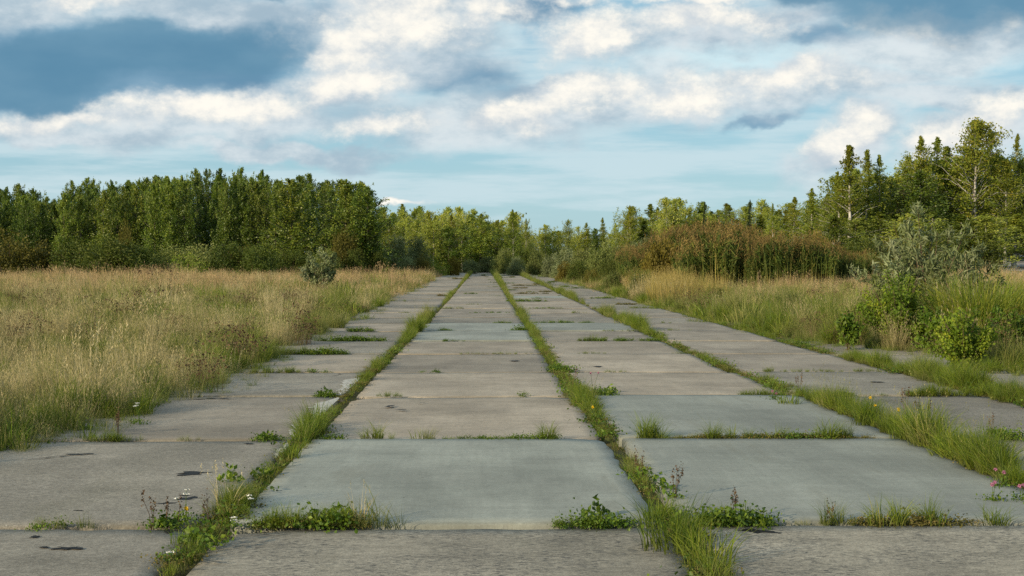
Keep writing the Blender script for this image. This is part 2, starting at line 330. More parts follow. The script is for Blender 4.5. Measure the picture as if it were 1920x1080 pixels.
def slab_material(name, cA, cB, streak=.3, grain=.3, pits=.3, pitc=(.06, .06, .06), brush=0.0, edge=.35):
    m, t, out = new_mat(name)
    P0 = t.new('ShaderNodeTexCoord').outputs['Object']
    r = t.new('ShaderNodeObjectInfo').outputs['Random']
    off = t.vmath('SCALE', (17.0, 31.0, 5.0), scale=r)
    P = t.vmath('ADD', P0, off)
    big = t.noise(P, 1.1, 5, .6)
    col = t.mix(t.ramp(big, .3, .7), cA, cB)
    # per slab brightness and warmth
    rb = t.math('FRACT', t.math('MULTIPLY', r, 13.7))
    col = t.vmath('SCALE', col, scale=t.math('ADD', .87, t.math('MULTIPLY', rb, .25)))
    # weathering drawn out across the slab
    sv = t.noise(t.mapping(P, sc=(1.2, 7, 1)), 1.0, 6, .65)
    col = t.mix(t.math('MULTIPLY', t.ramp(sv, .45, .72), streak), col, tuple(x * .62 for x in cA))
    sv2 = t.noise(t.mapping(P, sc=(2.0, 9, 1), loc=(3, 8, 0)), 1.0, 5, .6)
    col = t.mix(t.math('MULTIPLY', t.ramp(sv2, .5, .75), streak * .7), col, tuple(min(1, x * 1.3) for x in cB))
    geo = t.new('ShaderNodeNewGeometry').outputs['Position']
    st = t.noise(geo, .55, 6, .62); st2 = t.noise(t.mapping(geo, sc=(1.6, .35, 1)), 1.0, 5, .65)
    col = t.vmath('SCALE', col, scale=t.math('MULTIPLY', t.ramp(st, .32, .66, .80, 1.13), t.ramp(st2, .35, .65, .90, 1.08)))
    col = t.mix(t.math('MULTIPLY', t.ramp(st2, .56, .66), .25), col, (.13, .12, .085))
    vo = t.new('ShaderNodeTexVoronoi'); t.l.new(P, vo.inputs['Vector']); vo.inputs['Scale'].default_value = 3.2
    col = t.mix(t.math('MULTIPLY', t.ramp(vo.outputs['Distance'], .022, .040, 1, 0), .75), col, (.05, .045, .04))
    # sand grains
    g = t.noise(P, 95, 3, .7)
    col = t.mix(grain, col, t.vmath('SCALE', col, scale=t.ramp(g, .3, .7, .35, 1.75, False)))
    g2 = t.noise(P, 28, 4, .75)
    col = t.mix(grain, col, t.vmath('SCALE', col, scale=t.ramp(g2, .3, .7, .52, 1.48, False)))
    fl = t.noise(P, 70, 2, .6); col = t.mix(t.math('MULTIPLY', t.ramp(fl, .66, .72), grain), col, (.48, .46, .42))
    # dark pits, drawn out
    pv = t.noise(t.mapping(P, sc=(17, 75, 1)), 1.0, 5, .75)
    pm = t.noise(P, 1.6, 3, .6)
    pf = t.math('MULTIPLY', t.ramp(pv, .535, .575), t.ramp(pm, .34, .54))
    col = t.mix(t.math('MULTIPLY', pf, pits), col, pitc)
    if brush:
        wv = t.noise(t.mapping(P, sc=(26, 1.0, 1)), 1.0, 3, .5)
        wv2 = t.noise(t.mapping(P, sc=(1.0, 30, 1), loc=(5, 3, 0)), 1.0, 3, .5)
        col = t.vmath('SCALE', col, scale=t.math('ADD', 1 - brush * .5, t.math('MULTIPLY', t.math('MULTIPLY', t.math('ADD', wv, wv2), .5), brush)))
    # dirt and moss washed against the edges of a slab (half sizes 1.26 x 1.8)
    s = t.new('ShaderNodeSeparateXYZ'); t.l.new(P0, s.inputs[0])
    ex = t.math('SUBTRACT', 1.26, t.math('ABSOLUTE', s.outputs[0])); ey = t.math('SUBTRACT', 1.82, t.math('ABSOLUTE', s.outputs[1]))
    e = t.math('MINIMUM', ex, ey)
    en = t.math('ADD', e, t.math('MULTIPLY', t.math('SUBTRACT', t.noise(P, 5, 5, .7), .5), .30))
    col = t.mix(t.math('MULTIPLY', t.ramp(en, -.02, .13, 1, 0), edge), col, (.10, .09, .06))
    p = t.new('ShaderNodeBsdfPrincipled'); t.l.new(col, p.inputs['Base Color']); p.inputs['Roughness'].default_value = .85
    p.inputs['Specular IOR Level'].default_value = .3
    h = t.math('ADD', t.math('MULTIPLY', g, .5), t.math('SUBTRACT', t.math('MULTIPLY', g2, .5), t.math('MULTIPLY', pf, 1.0)))
    b = t.new('ShaderNodeBump'); b.inputs['Strength'].default_value = .5 * grain + .08; b.inputs['Distance'].default_value = .006
    t.l.new(h, b.inputs['Height']); t.l.new(b.outputs[0], p.inputs['Normal'])
    t.l.new(p.outputs[0], out.inputs[0]); return m
M['slab_blue'] = slab_material('smooth_bluegrey_concrete', (.232, .245, .216), (.265, .276, .244), .20, .20, .16, (.12, .12, .12), .40, .35)
M['slab_beige'] = slab_material('worn_beige_concrete', (.278, .236, .184), (.338, .290, .230), .40, .30, .25)
M['slab_rough'] = slab_material('rough_grey_concrete', (.190, .172, .140), (.242, .220, .184), .22, .6, .22, (.05, .05, .05))
M['slab_pitted'] = slab_material('pitted_grey_concrete', (.235, .212, .168), (.305, .274, .220), .5, .55, .95, (.045, .045, .045))
M['slab_mid'] = slab_material('grey_concrete', (.232, .200, .160), (.280, .245, .198), .35, .35, .3)
def asphalt():
    m, t, out = new_mat('old_asphalt'); P = t.new('ShaderNodeTexCoord').outputs['Object']
    g = t.noise(P, 30, 5, .7); n_ = t.noise(P, .8, 4, .6)
    c_ = t.mix(t.ramp(n_, .3, .7), (.25, .255, .265), (.32, .325, .335)); c_ = t.vmath('SCALE', c_, scale=t.ramp(g, .3, .7, .7, 1.3, False))
    p = t.new('ShaderNodeBsdfPrincipled'); t.l.new(c_, p.inputs['Base Color']); p.inputs['Roughness'].default_value = .9
    t.l.new(p.outputs[0], out.inputs[0]); return m
M['asphalt'] = asphalt()

# ------------------------------------------------------------------ ground and path
xs = np.unique(np.concatenate([np.linspace(-900, -60, 22), np.linspace(-60, -12, 60), np.linspace(-12, 14, 90), np.linspace(14, 70, 70), np.linspace(70, 900, 22)]))
ys = np.unique(np.concatenate([np.linspace(-60, 2, 8), np.linspace(2, 60, 110), np.linspace(60, 200, 110), np.linspace(200, 3000, 24)]))
X, Y = np.meshgrid(xs, ys); Z = gh(X, Y)
nx, ny = len(xs), len(ys)
i, j = np.meshgrid(np.arange(nx - 1), np.arange(ny - 1)); a0 = (j * nx + i).ravel()
mb = MB(); mb.add(np.stack([X, Y, Z], -1).reshape(-1, 3), np.stack([a0, a0 + 1, a0 + nx + 1, a0 + nx], 1))
tag(obj('ground', mb.mesh('ground', M['ground'], True)), 'brown soil and matted thatch under the grass', None, None, 'structure')
# grey path climbing the bank at the right edge
pts = [(29.0, 66), (30.6, 78), (32.6, 88), (36.2, 101), (40.5, 112), (44.5, 124), (50, 136)]
mb = MB(); V = []
for k, (px_, py_) in enumerate(pts):
    for t_ in np.linspace(0, 1, 6):
        x_ = px_ + t_ * 7.0; V.append((x_, py_, float(gh(x_, py_)) + .035))
F = [(r_ * 6 + q, r_ * 6 + q + 1, r_ * 6 + q + 7, r_ * 6 + q + 6) for r_ in range(len(pts) - 1) for q in range(5)]
mb.add(V, F); tag(obj('path', mb.mesh('path', M['asphalt'], True)), 'grey asphalt path beyond the grass at the right edge', None, None, 'structure')

# ------------------------------------------------------------------ runway of concrete slabs
runway = tag(obj('runway', None, None, (0, 0, 0)), 'old runway of weathered concrete slabs running to the wood', None, None, 'structure')
SEAMS = [[(0, -6.9), (180, -6.3)], [(0, -4.22), (20, -4.2), (60, -4.05), (180, -3.9)],
         [(0, -1.62), (9, -1.585), (20, -1.56), (30, -1.49), (50, -1.40), (180, -1.38)],
         [(0, 1.2), (9, 1.13), (14, 1.12), (20, 1.04), (50, 1.0), (180, .98)],
         [(0, 3.75), (11, 3.80), (16, 3.72), (20, 3.50), (40, 3.45), (180, 3.35)],
         [(0, 6.1), (16, 5.95), (25, 5.75), (50, 5.6), (180, 5.4)],
         [(0, 8.5), (25, 8.2), (180, 8)]]
ROWS = [1.0, 4.7, 8.45, 12.47, 16.4, 19.85, 23.6, 27.3, 31.0, 34.6, 37.9, 41.2]
while ROWS[-1] < RUN_END: ROWS.append(ROWS[-1] + 3.62)
HX, HY = 1.26, 1.82
def slab_mesh(seed, mat):
    r = np.random.default_rng(seed); n = 15; m_ = 21
    def side(a, b, k): return [(a[0] + (b[0] - a[0]) * q / k, a[1] + (b[1] - a[1]) * q / k) for q in range(k)]
    per = side((-HX, -HY), (HX, -HY), n) + side((HX, -HY), (HX, HY), m_) + side((HX, HY), (-HX, HY), n) + side((-HX, HY), (-HX, -HY), m_)
    per = np.array(per); N = len(per)
    chip = np.abs(r.normal(0, .010, N)) + (r.random(N) < .10) * r.uniform(.015, .05, N)
    for cc in ((-HX, -HY), (HX, -HY), (HX, HY), (-HX, HY)):      # broken corners
        if r.random() < .45:
            dd = np.linalg.norm(per - np.array(cc), axis=1); rad_ = r.uniform(.16, .42); chip += np.clip(1 - dd / rad_, 0, 1) * r.uniform(.08, .17)
    nrm = per / np.linalg.norm(per, axis=1)[:, None]
    outer = per - nrm * chip[:, None]
    inner = outer - nrm * r.uniform(.008, .022, N)[:, None]
    # inner grid ring for a faint hollow towards the middle
    ring2 = inner * .9
    V = np.concatenate([np.c_[outer, np.full(N, -.13)], np.c_[outer, -.012 - np.abs(r.normal(0, .003, N))], np.c_[inner, r.normal(0, .0008, N)],
                        np.c_[ring2, r.normal(0, .0006, N)], [[0, 0, -.003]]])
    k = np.arange(N); k2 = (k + 1) % N
    F4 = np.concatenate([np.stack([k + q * N, k2 + q * N, k2 + (q + 1) * N, k + (q + 1) * N], 1) for q in range(3)])
    mb = MB(); mb.add(V, F4); mb.nv = 0
    mb.f.append(np.stack([k + 3 * N, k2 + 3 * N, np.full(N, 4 * N)], 1)); mb.nv = len(V)
    return mb.mesh('slab', mat)
SM = {}
for kk in ('slab_blue', 'slab_beige', 'slab_rough', 'slab_pitted', 'slab_mid'):
    SM[kk] = [slab_mesh(s + len(kk) * 10, M[kk]) for s in range(6)]
BLUE = {(2, 2), (3, 2), (3, 3), (3, 8), (2, 7), (3, 15), (2, 8)}
for ri in range(len(ROWS) - 1):
    y0, y1 = ROWS[ri], ROWS[ri + 1]; yc = (y0 + y1) / 2
    for ci in range(6):
        if ci == 5 and yc > 29: continue
        if ci == 0 and (yc > 75): continue
        x0, x1 = float(interp(SEAMS[ci], yc)), float(interp(SEAMS[ci + 1], yc))
        g = .055 + .02 * random.random(); gy = .020 + .020 * random.random()
        if (ci, ri) in BLUE: kind = 'slab_blue'
        elif ci in (2, 3) and ri < 2: kind = 'slab_pitted'
        elif ci == 1: kind = 'slab_rough' if ri in (1, 2, 4) or random.random() < .4 else random.choice(['slab_mid', 'slab_beige'])
        elif ci >= 4: kind = 'slab_rough' if ri < 5 or random.random() < .35 else 'slab_mid'
        elif ri in (3, 4) or (ci, ri) in ((3, 4), (3, 5)): kind = 'slab_beige'
        else: kind = random.choice(['slab_beige', 'slab_mid', 'slab_mid', 'slab_beige', 'slab_rough'])
        zj = random.uniform(-.012, .006)
        if kind == 'slab_blue': zj = .012
        if ci in (0, 5): zj = -.02
        if (ci == 1 or ci == 3) and ri < 6 and kind != 'slab_blue': zj = 0
        o = obj('slab', random.choice(SM[kind]), runway, ((x0 + x1) / 2, yc, zj),
                (random.uniform(-.0035, .0035), random.uniform(-.004, .004), random.uniform(-.004, .004) + (math.pi if random.random() < .5 else 0)),
                ((x1 - x0 - 2 * g) / (2 * HX), (y1 - y0 - 2 * gy) / (2 * HY), 1))
        if kind == 'slab_blue': o['label'] = 'smooth blue-grey concrete slab'
        elif kind == 'slab_pitted': o['label'] = 'pitted concrete slab with dark streaky wear'
# pale lime crust along the left long joint, tar patches, cracks: thin sheets on the slabs
def patch(name, px, py, rx, ry, mat, seed, label=None, z=.012):
    x_, y_ = ground_xy(px, py, 0); r = np.random.default_rng(seed); n = 22
    sx = rx / (py - HORY) * CAMH; sy = ry * y_ * y_ / (FPX * CAMH)
    th = np.arange(n) / n * 2 * math.pi; rad = np.clip(1 + .3 * np.sin(2 * th + r.uniform(0, 6)) + .25 * np.sin(5 * th + r.uniform(0, 6)) + r.normal(0, .2, n), .25, 1.8)
    V = [(0, 0, .003)] + [(math.cos(a) * sx * q, math.sin(a) * sy * q, 0) for a, q in zip(th, rad)]
    mb = MB(); mb.add(V, [(0, 1 + k, 1 + (k + 1) % n) for k in range(n)])
    o = obj(name, mb.mesh(name, mat), runway, (x_, y_, .004))
    if label: o['label'] = label
    return o
for q, (px, py, rx, ry) in enumerate([(356, 888, 34, 3.0), (352, 935, 22, 2.6), (344, 929.5, 11, 1.0), (310, 944, 18, 1.2), (120, 1028, 22, 3.0), (62, 1006, 10, 1.6), (78, 1026, 11, 1.2),
                                      (315, 996, 11, 2.2), (145, 957, 8, 1.2), (1424, 1001, 32, 3.4), (140, 851, 14, 1.0), (165, 850, 9, .8), (465, 832, 9, 1.0),
                                      (1060, 648, 0, 0), (730, 762, 8, 1.4), (965, 677, 8, .8), (1122, 688, 9, .8), (752, 769, 8, .8), (1572, 745, 7, .7), (1730, 770, 8, .8), (1645, 718, 10, .8)]):
    if rx: patch('tar_patch', px, py, rx, ry, M['tar'], q + 50)
def lime():
    m, t, out = new_mat('pale_lime_crust'); P = t.new('ShaderNodeTexCoord').outputs['Object']
    f = t.noise(P, 22, 6, .8); f2 = t.noise(P, 5, 4, .7)
    c_ = t.mix(t.ramp(f, .35, .65), (.26, .25, .22), (.52, .51, .47)); c_ = t.mix(t.ramp(f2, .5, .75), c_, (.24, .23, .20))
    p = t.new('ShaderNodeBsdfPrincipled'); t.l.new(c_, p.inputs['Base Color']); p.inputs['Roughness'].default_value = .95
    b = t.new('ShaderNodeBump'); b.inputs['Distance'].default_value = .01; t.l.new(f, b.inputs['Height']); t.l.new(b.outputs[0], p.inputs['Normal'])
    t.l.new(p.outputs[0], out.inputs[0]); return m
M['lime'] = lime()
def crack(pxs, width, seed):
    r = np.random.default_rng(seed); P_ = [ground_xy(px, py) for px, py in pxs]; L_ = []
    for (xa, ya), (xb, yb) in zip(P_[:-1], P_[1:]):
        k = max(3, int(math.hypot(xb - xa, yb - ya) / .05))
        L_ += [(xa + (xb - xa) * q / k + r.normal(0, .012), ya + (yb - ya) * q / k + r.normal(0, .02)) for q in range(k)]
    V = []
    for q, (x_, y_) in enumerate(L_):
        w_ = width * (.3 + r.random()) * min(1, 4 * min(q, len(L_) - 1 - q) / len(L_) + .05); V += [(x_, y_ - w_, .004), (x_, y_ + w_, .0042)]
    mb = MB(); mb.add(V, [(2 * q, 2 * q + 2, 2 * q + 3, 2 * q + 1) for q in range(len(L_) - 1)]); obj('crack', mb.mesh('crack', M['tar']), runway)
for q, (pp, w_) in enumerate((([(782, 759), (792, 756), (803, 753)], .02), ([(40, 862), (90, 857), (130, 852), (176, 850)], .018), ([(195, 973), (230, 968), (262, 960)], .008), ([(455, 1002), (520, 1001), (560, 997)], .008),
                              ([(380, 1052), (420, 1056), (440, 1055)], .008), ([(440, 748), (400, 747), (340, 749)], .03), ([(620, 706), (640, 701), (655, 700)], .02), ([(1085, 688), (1105, 689), (1125, 687)], .02), ([(1560, 770), (1600, 765), (1625, 768)], .015))): crack(pp, w_, 80 + q)
for (ya, yb) in ((11.3, 12.4), (12.6, 16.25), (16.55, 19.0)):
    n = int((yb - ya) / .09); r = np.random.default_rng(int(ya * 10)); V = []
    for q in range(n + 1):
        y_ = ya + (yb - ya) * q / n; x1_ = float(interp(SEAMS[2], y_)) - .075; wd = (.13 + .05 * math.sin(y_ * 2.1) + abs(r.normal(0, .035))) * min(1, 4 * min(q / n, 1 - q / n) + .2) * (.35 if ya < 12 else 1)
        V += [(x1_, y_, .005), (x1_ - wd * .5, y_, .008), (x1_ - wd, y_, .003)]
    F = [(q * 3 + s, q * 3 + s + 1, q * 3 + s + 4, q * 3 + s + 3) for q in range(n) for s in range(2)]
    mb = MB(); mb.add(V, F); obj('lime_crust', mb.mesh('lime_crust', M['lime']), runway)['label'] = 'pale lime crust along the slab edge'

# ------------------------------------------------------------------ plants: meshes of tufts
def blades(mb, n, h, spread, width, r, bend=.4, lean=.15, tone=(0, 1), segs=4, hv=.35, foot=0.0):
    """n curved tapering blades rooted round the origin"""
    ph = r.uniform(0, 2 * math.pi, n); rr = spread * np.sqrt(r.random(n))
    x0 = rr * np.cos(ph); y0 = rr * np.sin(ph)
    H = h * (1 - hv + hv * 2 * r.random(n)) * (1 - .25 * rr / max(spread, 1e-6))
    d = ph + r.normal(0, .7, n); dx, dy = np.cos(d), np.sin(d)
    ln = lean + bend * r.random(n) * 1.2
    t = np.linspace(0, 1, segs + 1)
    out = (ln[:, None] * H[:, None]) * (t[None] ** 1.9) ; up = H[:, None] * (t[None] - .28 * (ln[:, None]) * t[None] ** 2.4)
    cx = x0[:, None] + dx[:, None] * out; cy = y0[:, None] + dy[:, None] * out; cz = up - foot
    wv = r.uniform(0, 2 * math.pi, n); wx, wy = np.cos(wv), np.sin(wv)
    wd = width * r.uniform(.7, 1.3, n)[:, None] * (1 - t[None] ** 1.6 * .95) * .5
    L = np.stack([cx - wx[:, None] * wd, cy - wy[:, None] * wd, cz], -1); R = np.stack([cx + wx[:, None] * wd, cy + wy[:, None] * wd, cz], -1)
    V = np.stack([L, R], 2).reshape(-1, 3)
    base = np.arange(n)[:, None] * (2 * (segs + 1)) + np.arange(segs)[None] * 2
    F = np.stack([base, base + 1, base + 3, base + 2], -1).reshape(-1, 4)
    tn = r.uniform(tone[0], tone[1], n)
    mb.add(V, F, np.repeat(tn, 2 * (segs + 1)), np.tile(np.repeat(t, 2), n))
    return np.stack([cx[:, -1], cy[:, -1], cz[:, -1]], -1)
def heads(mb, tips, ln, wd, r, n=9, tone=(.3, 1), asp=.28, upb=1.4):
    for k in range(n):
        t = k / n
        c = tips + np.stack([r.normal(0, wd * (1.1 - t), len(tips)), r.normal(0, wd * (1.1 - t), len(tips)), (t - .55) * ln * np.ones(len(tips))], 1)
        leaves(mb, c, ln * .26, r, r.uniform(tone[0], tone[1], len(tips)), asp, up=upb, hgt=1.0, bend=False)
SRC = {}
def src(kind, fn, n=4):
    c_ = bpy.data.collections.new('source_' + kind)
    for k in range(n):
        r = np.random.default_rng(hash(kind) % 1000 + k if False else sum(map(ord, kind)) * 7 + k)
        me = fn(r); o = bpy.data.objects.new(kind + '_%d' % k, me); c_.objects.link(o)
    SRC[kind] = c_
def f_dry(r, far=False):
    mb = MB(); wm = 2.4 if far else 1
    dirn = r.uniform(0, 6.28)
    blades(mb, 34 if not far else 36, .36, .10 if not far else .30, .006 * wm, r, .8, .15, (0, .55))
    tp = blades(mb, 22 if not far else 30, .72, .09 if not far else .34, .0038 * wm, r, .34, .06, (.35, 1), 5, .30)
    heads(mb, tp - [0, 0, .03], .20, .0035 * (1.8 if far else 1), r, 3 if not far else 1, (.45, .85), .12 if not far else .2, 3.0)
    return mb.mesh('dry_grass', M['dry'])
def f_pink(r):
    mb = MB(); blades(mb, 26, .36, .34, .016, r, .6, .1, (0, .5))
    tp = blades(mb, 40, .66, .36, .010, r, .28, .04, (.2, .8), 3, .28)
    heads(mb, tp - [0, 0, .03], .22, .008, r, 2, (.3, .8), .2, 3.0); return mb.mesh('seed_grass', M['pink'])
def f_olive(r, far=False):
    mb = MB(); blades(mb, 55 if not far else 46, .42, .13 if not far else .34, .006 * (2.6 if far else 1), r, .7, .1, (0, 1))
    tp = blades(mb, 6 if not far else 10, .62, .12 if not far else .3, .004 * (2.2 if far else 1), r, .3, .05, (.6, 1))
    heads(mb, tp, .10, .010, r, 4, (.7, 1)); return mb.mesh('olive_grass', M['olive'])
def f_green(r, h=.36, n=60, sp=.09, wd=.007):
    mb = MB(); blades(mb, n, h, sp, wd, r, .75, .1, (0, 1), 4, .45); blades(mb, n // 4, h * .5, sp * 1.2, wd, r, 1.2, .3, (.6, 1)); return mb.mesh('green_grass', M['green'])
def f_short(r):
    mb = MB(); blades(mb, 34, .13, .07, .0045, r, .9, .15, (0, 1), 3, .5); return mb.mesh('short_grass', M['green'])
def f_fine(r):
    mb = MB(); blades(mb, 40, .16, .06, .0028, r, .7, .1, (.1, 1), 3, .5); return mb.mesh('fine_grass', M['olive'])
def f_weed(r, far=False):
    mb = MB(); wm = 2.4 if far else 1
    tp = blades(mb, 7 if not far else 11, .62, .12 if not far else .35, .005 * wm, r, .25, .05, (0, .6), 3, .3)
    for k in range(5):
        q = tp + r.normal(0, .035 * (1 + .5 * far), tp.shape) * [1, 1, .7]
        leaves(mb, q, .032 * (1.5 if far else 1), r, r.uniform(0, 1, len(q)), .8, bend=False)
    return mb.mesh('seed_weeds', M['weed'])
def f_leafy(r, h=.07, n=90, sp=.11, size=.028, mat='leafy'):
    mb = MB(); c_ = np.stack([r.normal(0, sp * .6, n), r.normal(0, sp * .6, n), np.abs(r.normal(0, h * .5, n)) + .008], 1)
    leaves(mb, c_, size, r, r.uniform(0, 1, n), .65, up=.5); return mb.mesh('leafy_weeds', M[mat])
def f_reed(r):
    mb = MB(); n = 26
    tp = blades(mb, n, 2.75, .5, .022, r, .10, .02, (0, 1), 5, .10)
    # long leaves along the stalks
    for k in range(7):
        t = r.uniform(.30, .9, n); c_ = tp * t[:, None] + r.normal(0, .04, tp.shape)
        leaves(mb, c_ + [0, 0, .1], .42, r, r.uniform(0, .8, n), .09, up=.9, hgt=.9)
    b2 = MB(); heads(b2, tp + [0, 0, .05], .34, .045, r, 9, (0, 1))
    # put both in one mesh with two materials
    n0 = sum(len(f) for f in mb.f)
    for v_, f_, a_ in zip(b2.v, b2.f, b2.a): mb.add(v_, f_ - 0 if False else f_ , None); mb.a[-1] = a_; mb.f[-1] = f_ + (mb.nv - len(v_)) - (b2_off(b2, v_))
    me = mb.mesh('reeds', [M['reed'], M['plume']])
    idx = np.zeros(len(me.polygons), np.int32); idx[n0:] = 1; me.polygons.foreach_set('material_index', idx); return me
def b2_off(b2, v_):
    o_ = 0
    for q in b2.v:
        if q is v_: return o_
        o_ += len(q)
def f_gold(r):
    mb = MB(); blades(mb, 46, 1.25, .4, .02, r, .3, .04, (0, 1), 4, .3)
    tp = blades(mb, 8, 1.5, .35, .012, r, .2, .03, (.4, 1), 3, .2); heads(mb, tp, .2, .02, r, 4); return mb.mesh('golden_grass', M['gold'])
src('dry', f_dry); src('dry_far', lambda r: f_dry(r, True)); src('pink', f_pink); src('olive', f_olive); src('olive_far', lambda r: f_olive(r, True))
src('green', f_green); src('short', f_short, 5); src('fine', f_fine); src('weed', f_weed); src('weed_far', lambda r: f_weed(r, True))
src('green_far', lambda r: f_green(r, .40, 60, .3, .016)); src('leafy', f_leafy, 5); src('moss', lambda r: f_leafy(r, .03, 110, .10, .018, 'moss'))
src('reed', f_reed, 5); src('gold', f_gold)

def scatter(name, kind, P, S, label, cat, tilt=.12):
    """one object of uncountable plants: points that carry instances of the tuft meshes"""
    P = np.asarray(P, float); n = len(P)
    if n == 0: return
    S = np.broadcast_to(np.asarray(S, float).reshape(n, -1), (n, 3)) if np.ndim(S) > 1 else np.repeat(np.asarray(S, float)[:, None], 3, 1)
    me = bpy.data.meshes.new(name); me.vertices.add(n); me.vertices.foreach_set('co', P.ravel())
    R = np.stack([rng.normal(0, tilt, n), rng.normal(0, tilt, n), rng.uniform(0, 6.28, n)], 1)
    for nm, A in (('rot', R), ('scl', S)):
        at = me.attributes.new(nm, 'FLOAT_VECTOR', 'POINT'); at.data.foreach_set('vector', A.astype(np.float32).ravel())
    me.update(); o = obj(name, me)
    g = bpy.data.node_groups.new(name, 'GeometryNodeTree')
    g.interface.new_socket('Geometry', in_out='INPUT', socket_type='NodeSocketGeometry'); g.interface.new_socket('Geometry', in_out='OUTPUT', socket_type='NodeSocketGeometry')
    N = g.nodes; L = g.links
    gi = N.new('NodeGroupInput'); go = N.new('NodeGroupOutput'); iop = N.new('GeometryNodeInstanceOnPoints')
    ci = N.new('GeometryNodeCollectionInfo'); ci.inputs['Collection'].default_value = SRC[kind]; ci.inputs['Separate Children'].default_value = True; ci.inputs['Reset Children'].default_value = True
    L.new(gi.outputs[0], iop.inputs['Points']); L.new(ci.outputs[0], iop.inputs['Instance']); iop.inputs['Pick Instance'].default_value = True
    for nm, sk in (('rot', 'Rotation'), ('scl', 'Scale')):
        a = N.new('GeometryNodeInputNamedAttribute'); a.data_type = 'FLOAT_VECTOR'; a.inputs['Name'].default_value = nm
        if sk == 'Rotation':
            e = N.new('FunctionNodeEulerToRotation'); L.new(a.outputs[0], e.inputs[0]); L.new(e.outputs[0], iop.inputs[sk])
        else: L.new(a.outputs[0], iop.inputs[sk])
    L.new(iop.outputs[0], go.inputs[0])
    md = o.modifiers.new('scatter', 'NODES'); md.node_group = g
    tag(o, label, cat, None, 'stuff'); return o

# ------------------------------------------------------------------ grass fields beside the runway
def cell(x, y, size, seed):
    xx = x + size * (.9 * fnoise(x, y, 1.1 / size, seed + 40) + rng.normal(0, .14, len(x))); yy = y + size * (.9 * fnoise(x, y, 1.1 / size, seed + 60) + rng.normal(0, .14, len(x)))
    i_ = np.floor(xx / size).astype(int); j_ = np.floor(yy / size).astype(int)
    h_ = np.sin(i_ * 127.1 + j_ * 311.7 + seed * 74.7) * 43758.5453
    return h_ - np.floor(h_)
def fnoise(x, y, s, seed=0):
    return np.array([mn.noise(Vector((a * s, b * s, seed * 9.7))) for a, b in zip(x, y)])
FIELD = {k: ([], []) for k in ('dry', 'dry_far', 'pink', 'olive', 'olive_far', 'green', 'green_far', 'weed', 'weed_far', 'leafy')}
def put(kind, P, S):
    if len(P): FIELD[kind][0].append(P); FIELD[kind][1].append(S)
def field(side, y0, y1, dens):
    wmax = .46 * y1 + 5
    area = (y1 - y0) * wmax; n = int(area * dens)
    y = rng.uniform(y0, y1, n); x = side * rng.uniform(2.5, wmax, n)
    lim = .40 * y + 4.5
    edge = interp(LEFT_EDGE, y) if side < 0 else interp(RIGHT_EDGE, y)
    d = (edge - x) if side < 0 else (x - edge)          # metres into the field
    nb = fnoise(x, y, .55, 3) * .5
    hole = (side < 0) & (((y > 44) & (y < 51) & (x > -7.5)) | ((y > 19.3) & (y < 21.8) & (x > -5.2) & (x < -3.9)) | ((y > 26) & (y < 27.6) & (x > -6))) & (rng.random(n) < .85)
    keep = (np.abs(x) < lim) & ~hole & ~(np.hypot(x - xdir(597) * 67.7, y - 67) < 1.0) & ~((np.hypot(x - 9.25, (y - 24.5) * .6) < 1.1)) & (d > nb * 1.3 - .05)
    if side > 0:                                        # the path stays clear
        pxx = np.interp(y, [p[1] for p in pts], [p[0] for p in pts]); keep &= ~((x > pxx - .3) & (x < pxx + 7) & (y > 64)); keep &= ~((x > pxx) & (x < pxx + 7) & (y > 68))
    x, y, d = x[keep], y[keep], d[keep]; z = gh(x, y)
    n1 = fnoise(x, y, .16, 1); n5 = fnoise(x, y, .25, 15); n2 = fnoise(x, y, .45, 2); n3 = fnoise(x, y, .9, 5)
    far = y > 34
    c1 = cell(x, y, .75, 1); c2 = cell(x, y, 1.6, 2)
    u = rng.random(len(x))
    # share of each kind
    if side < 0:
        g = (c1 - .5) * 1.0 + .58 + .9 * n1 + .55 * n2 + .35 * np.exp(-d / .6) - .38 * sstep(50, 75, y)
        pk = np.clip((y - 45) / 40, 0, 1) * (.75 + n2)
        wv = .10 + .35 * np.clip(n3, 0, 1)
    else:
        g = (c1 - .5) * .7 + .98 - .25 * (y > 45) + .6 * n1 + .45 * n2 + .3 * np.exp(-d / .8) - .75 * sstep(44, 60, y) * sstep(9.5, 13.5, x) + .12 * (y < 40)
        pk = np.clip((y - 38) / 25, 0, 1) * (.65 + n2)
        wv = .07 + .25 * np.clip(n3, 0, 1)
    n4 = fnoise(x, y, 1.3, 8)
    hreg = (.55 + .75 * c2 * c1 + .30 * c1) * (1 - .2 * (side < 0) * (y < 50) - .15 * (side > 0) * sstep(48, 56, y) + .5 * (side > 0) * (1 - .6 * sstep(27, 34, y) - .4 * sstep(44, 60, y)) * sstep(.6, 2.2, d))
    sc = (.5 + .75 * rng.random(len(x)) ** 1.5) * (1 + .6 * n2 + .35 * n4) * hreg * np.clip(.5 + d / 1.3, .5, 1) * np.where(side < 0, 1.0, .95)
    cls = np.where(u < g * (.30 + .3 * (c2 > .6)), 0, np.where(u < g, 1, 2))    # green, olive, dry
    cls = np.where((cls == 2) & (rng.random(len(x)) < pk), 3, cls)
    cls = np.where(rng.random(len(x)) < wv * .5 * sstep(0, .35, n5), 4, cls)
    P = np.stack([x, y, z], 1)
    for k, (a, b) in enumerate((('green', 'green_far'), ('olive', 'olive_far'), ('dry', 'dry_far'), ('pink', 'pink'), ('weed', 'weed_far'))):
        m_ = (cls == k); put(a, P[m_ & ~far], sc[m_ & ~far]); put(b, P[m_ & far], sc[m_ & far])
    ed = (d < .8) & (y < 60) & (rng.random(len(x)) < .5); put('leafy', P[ed], sc[ed] * 1.5)
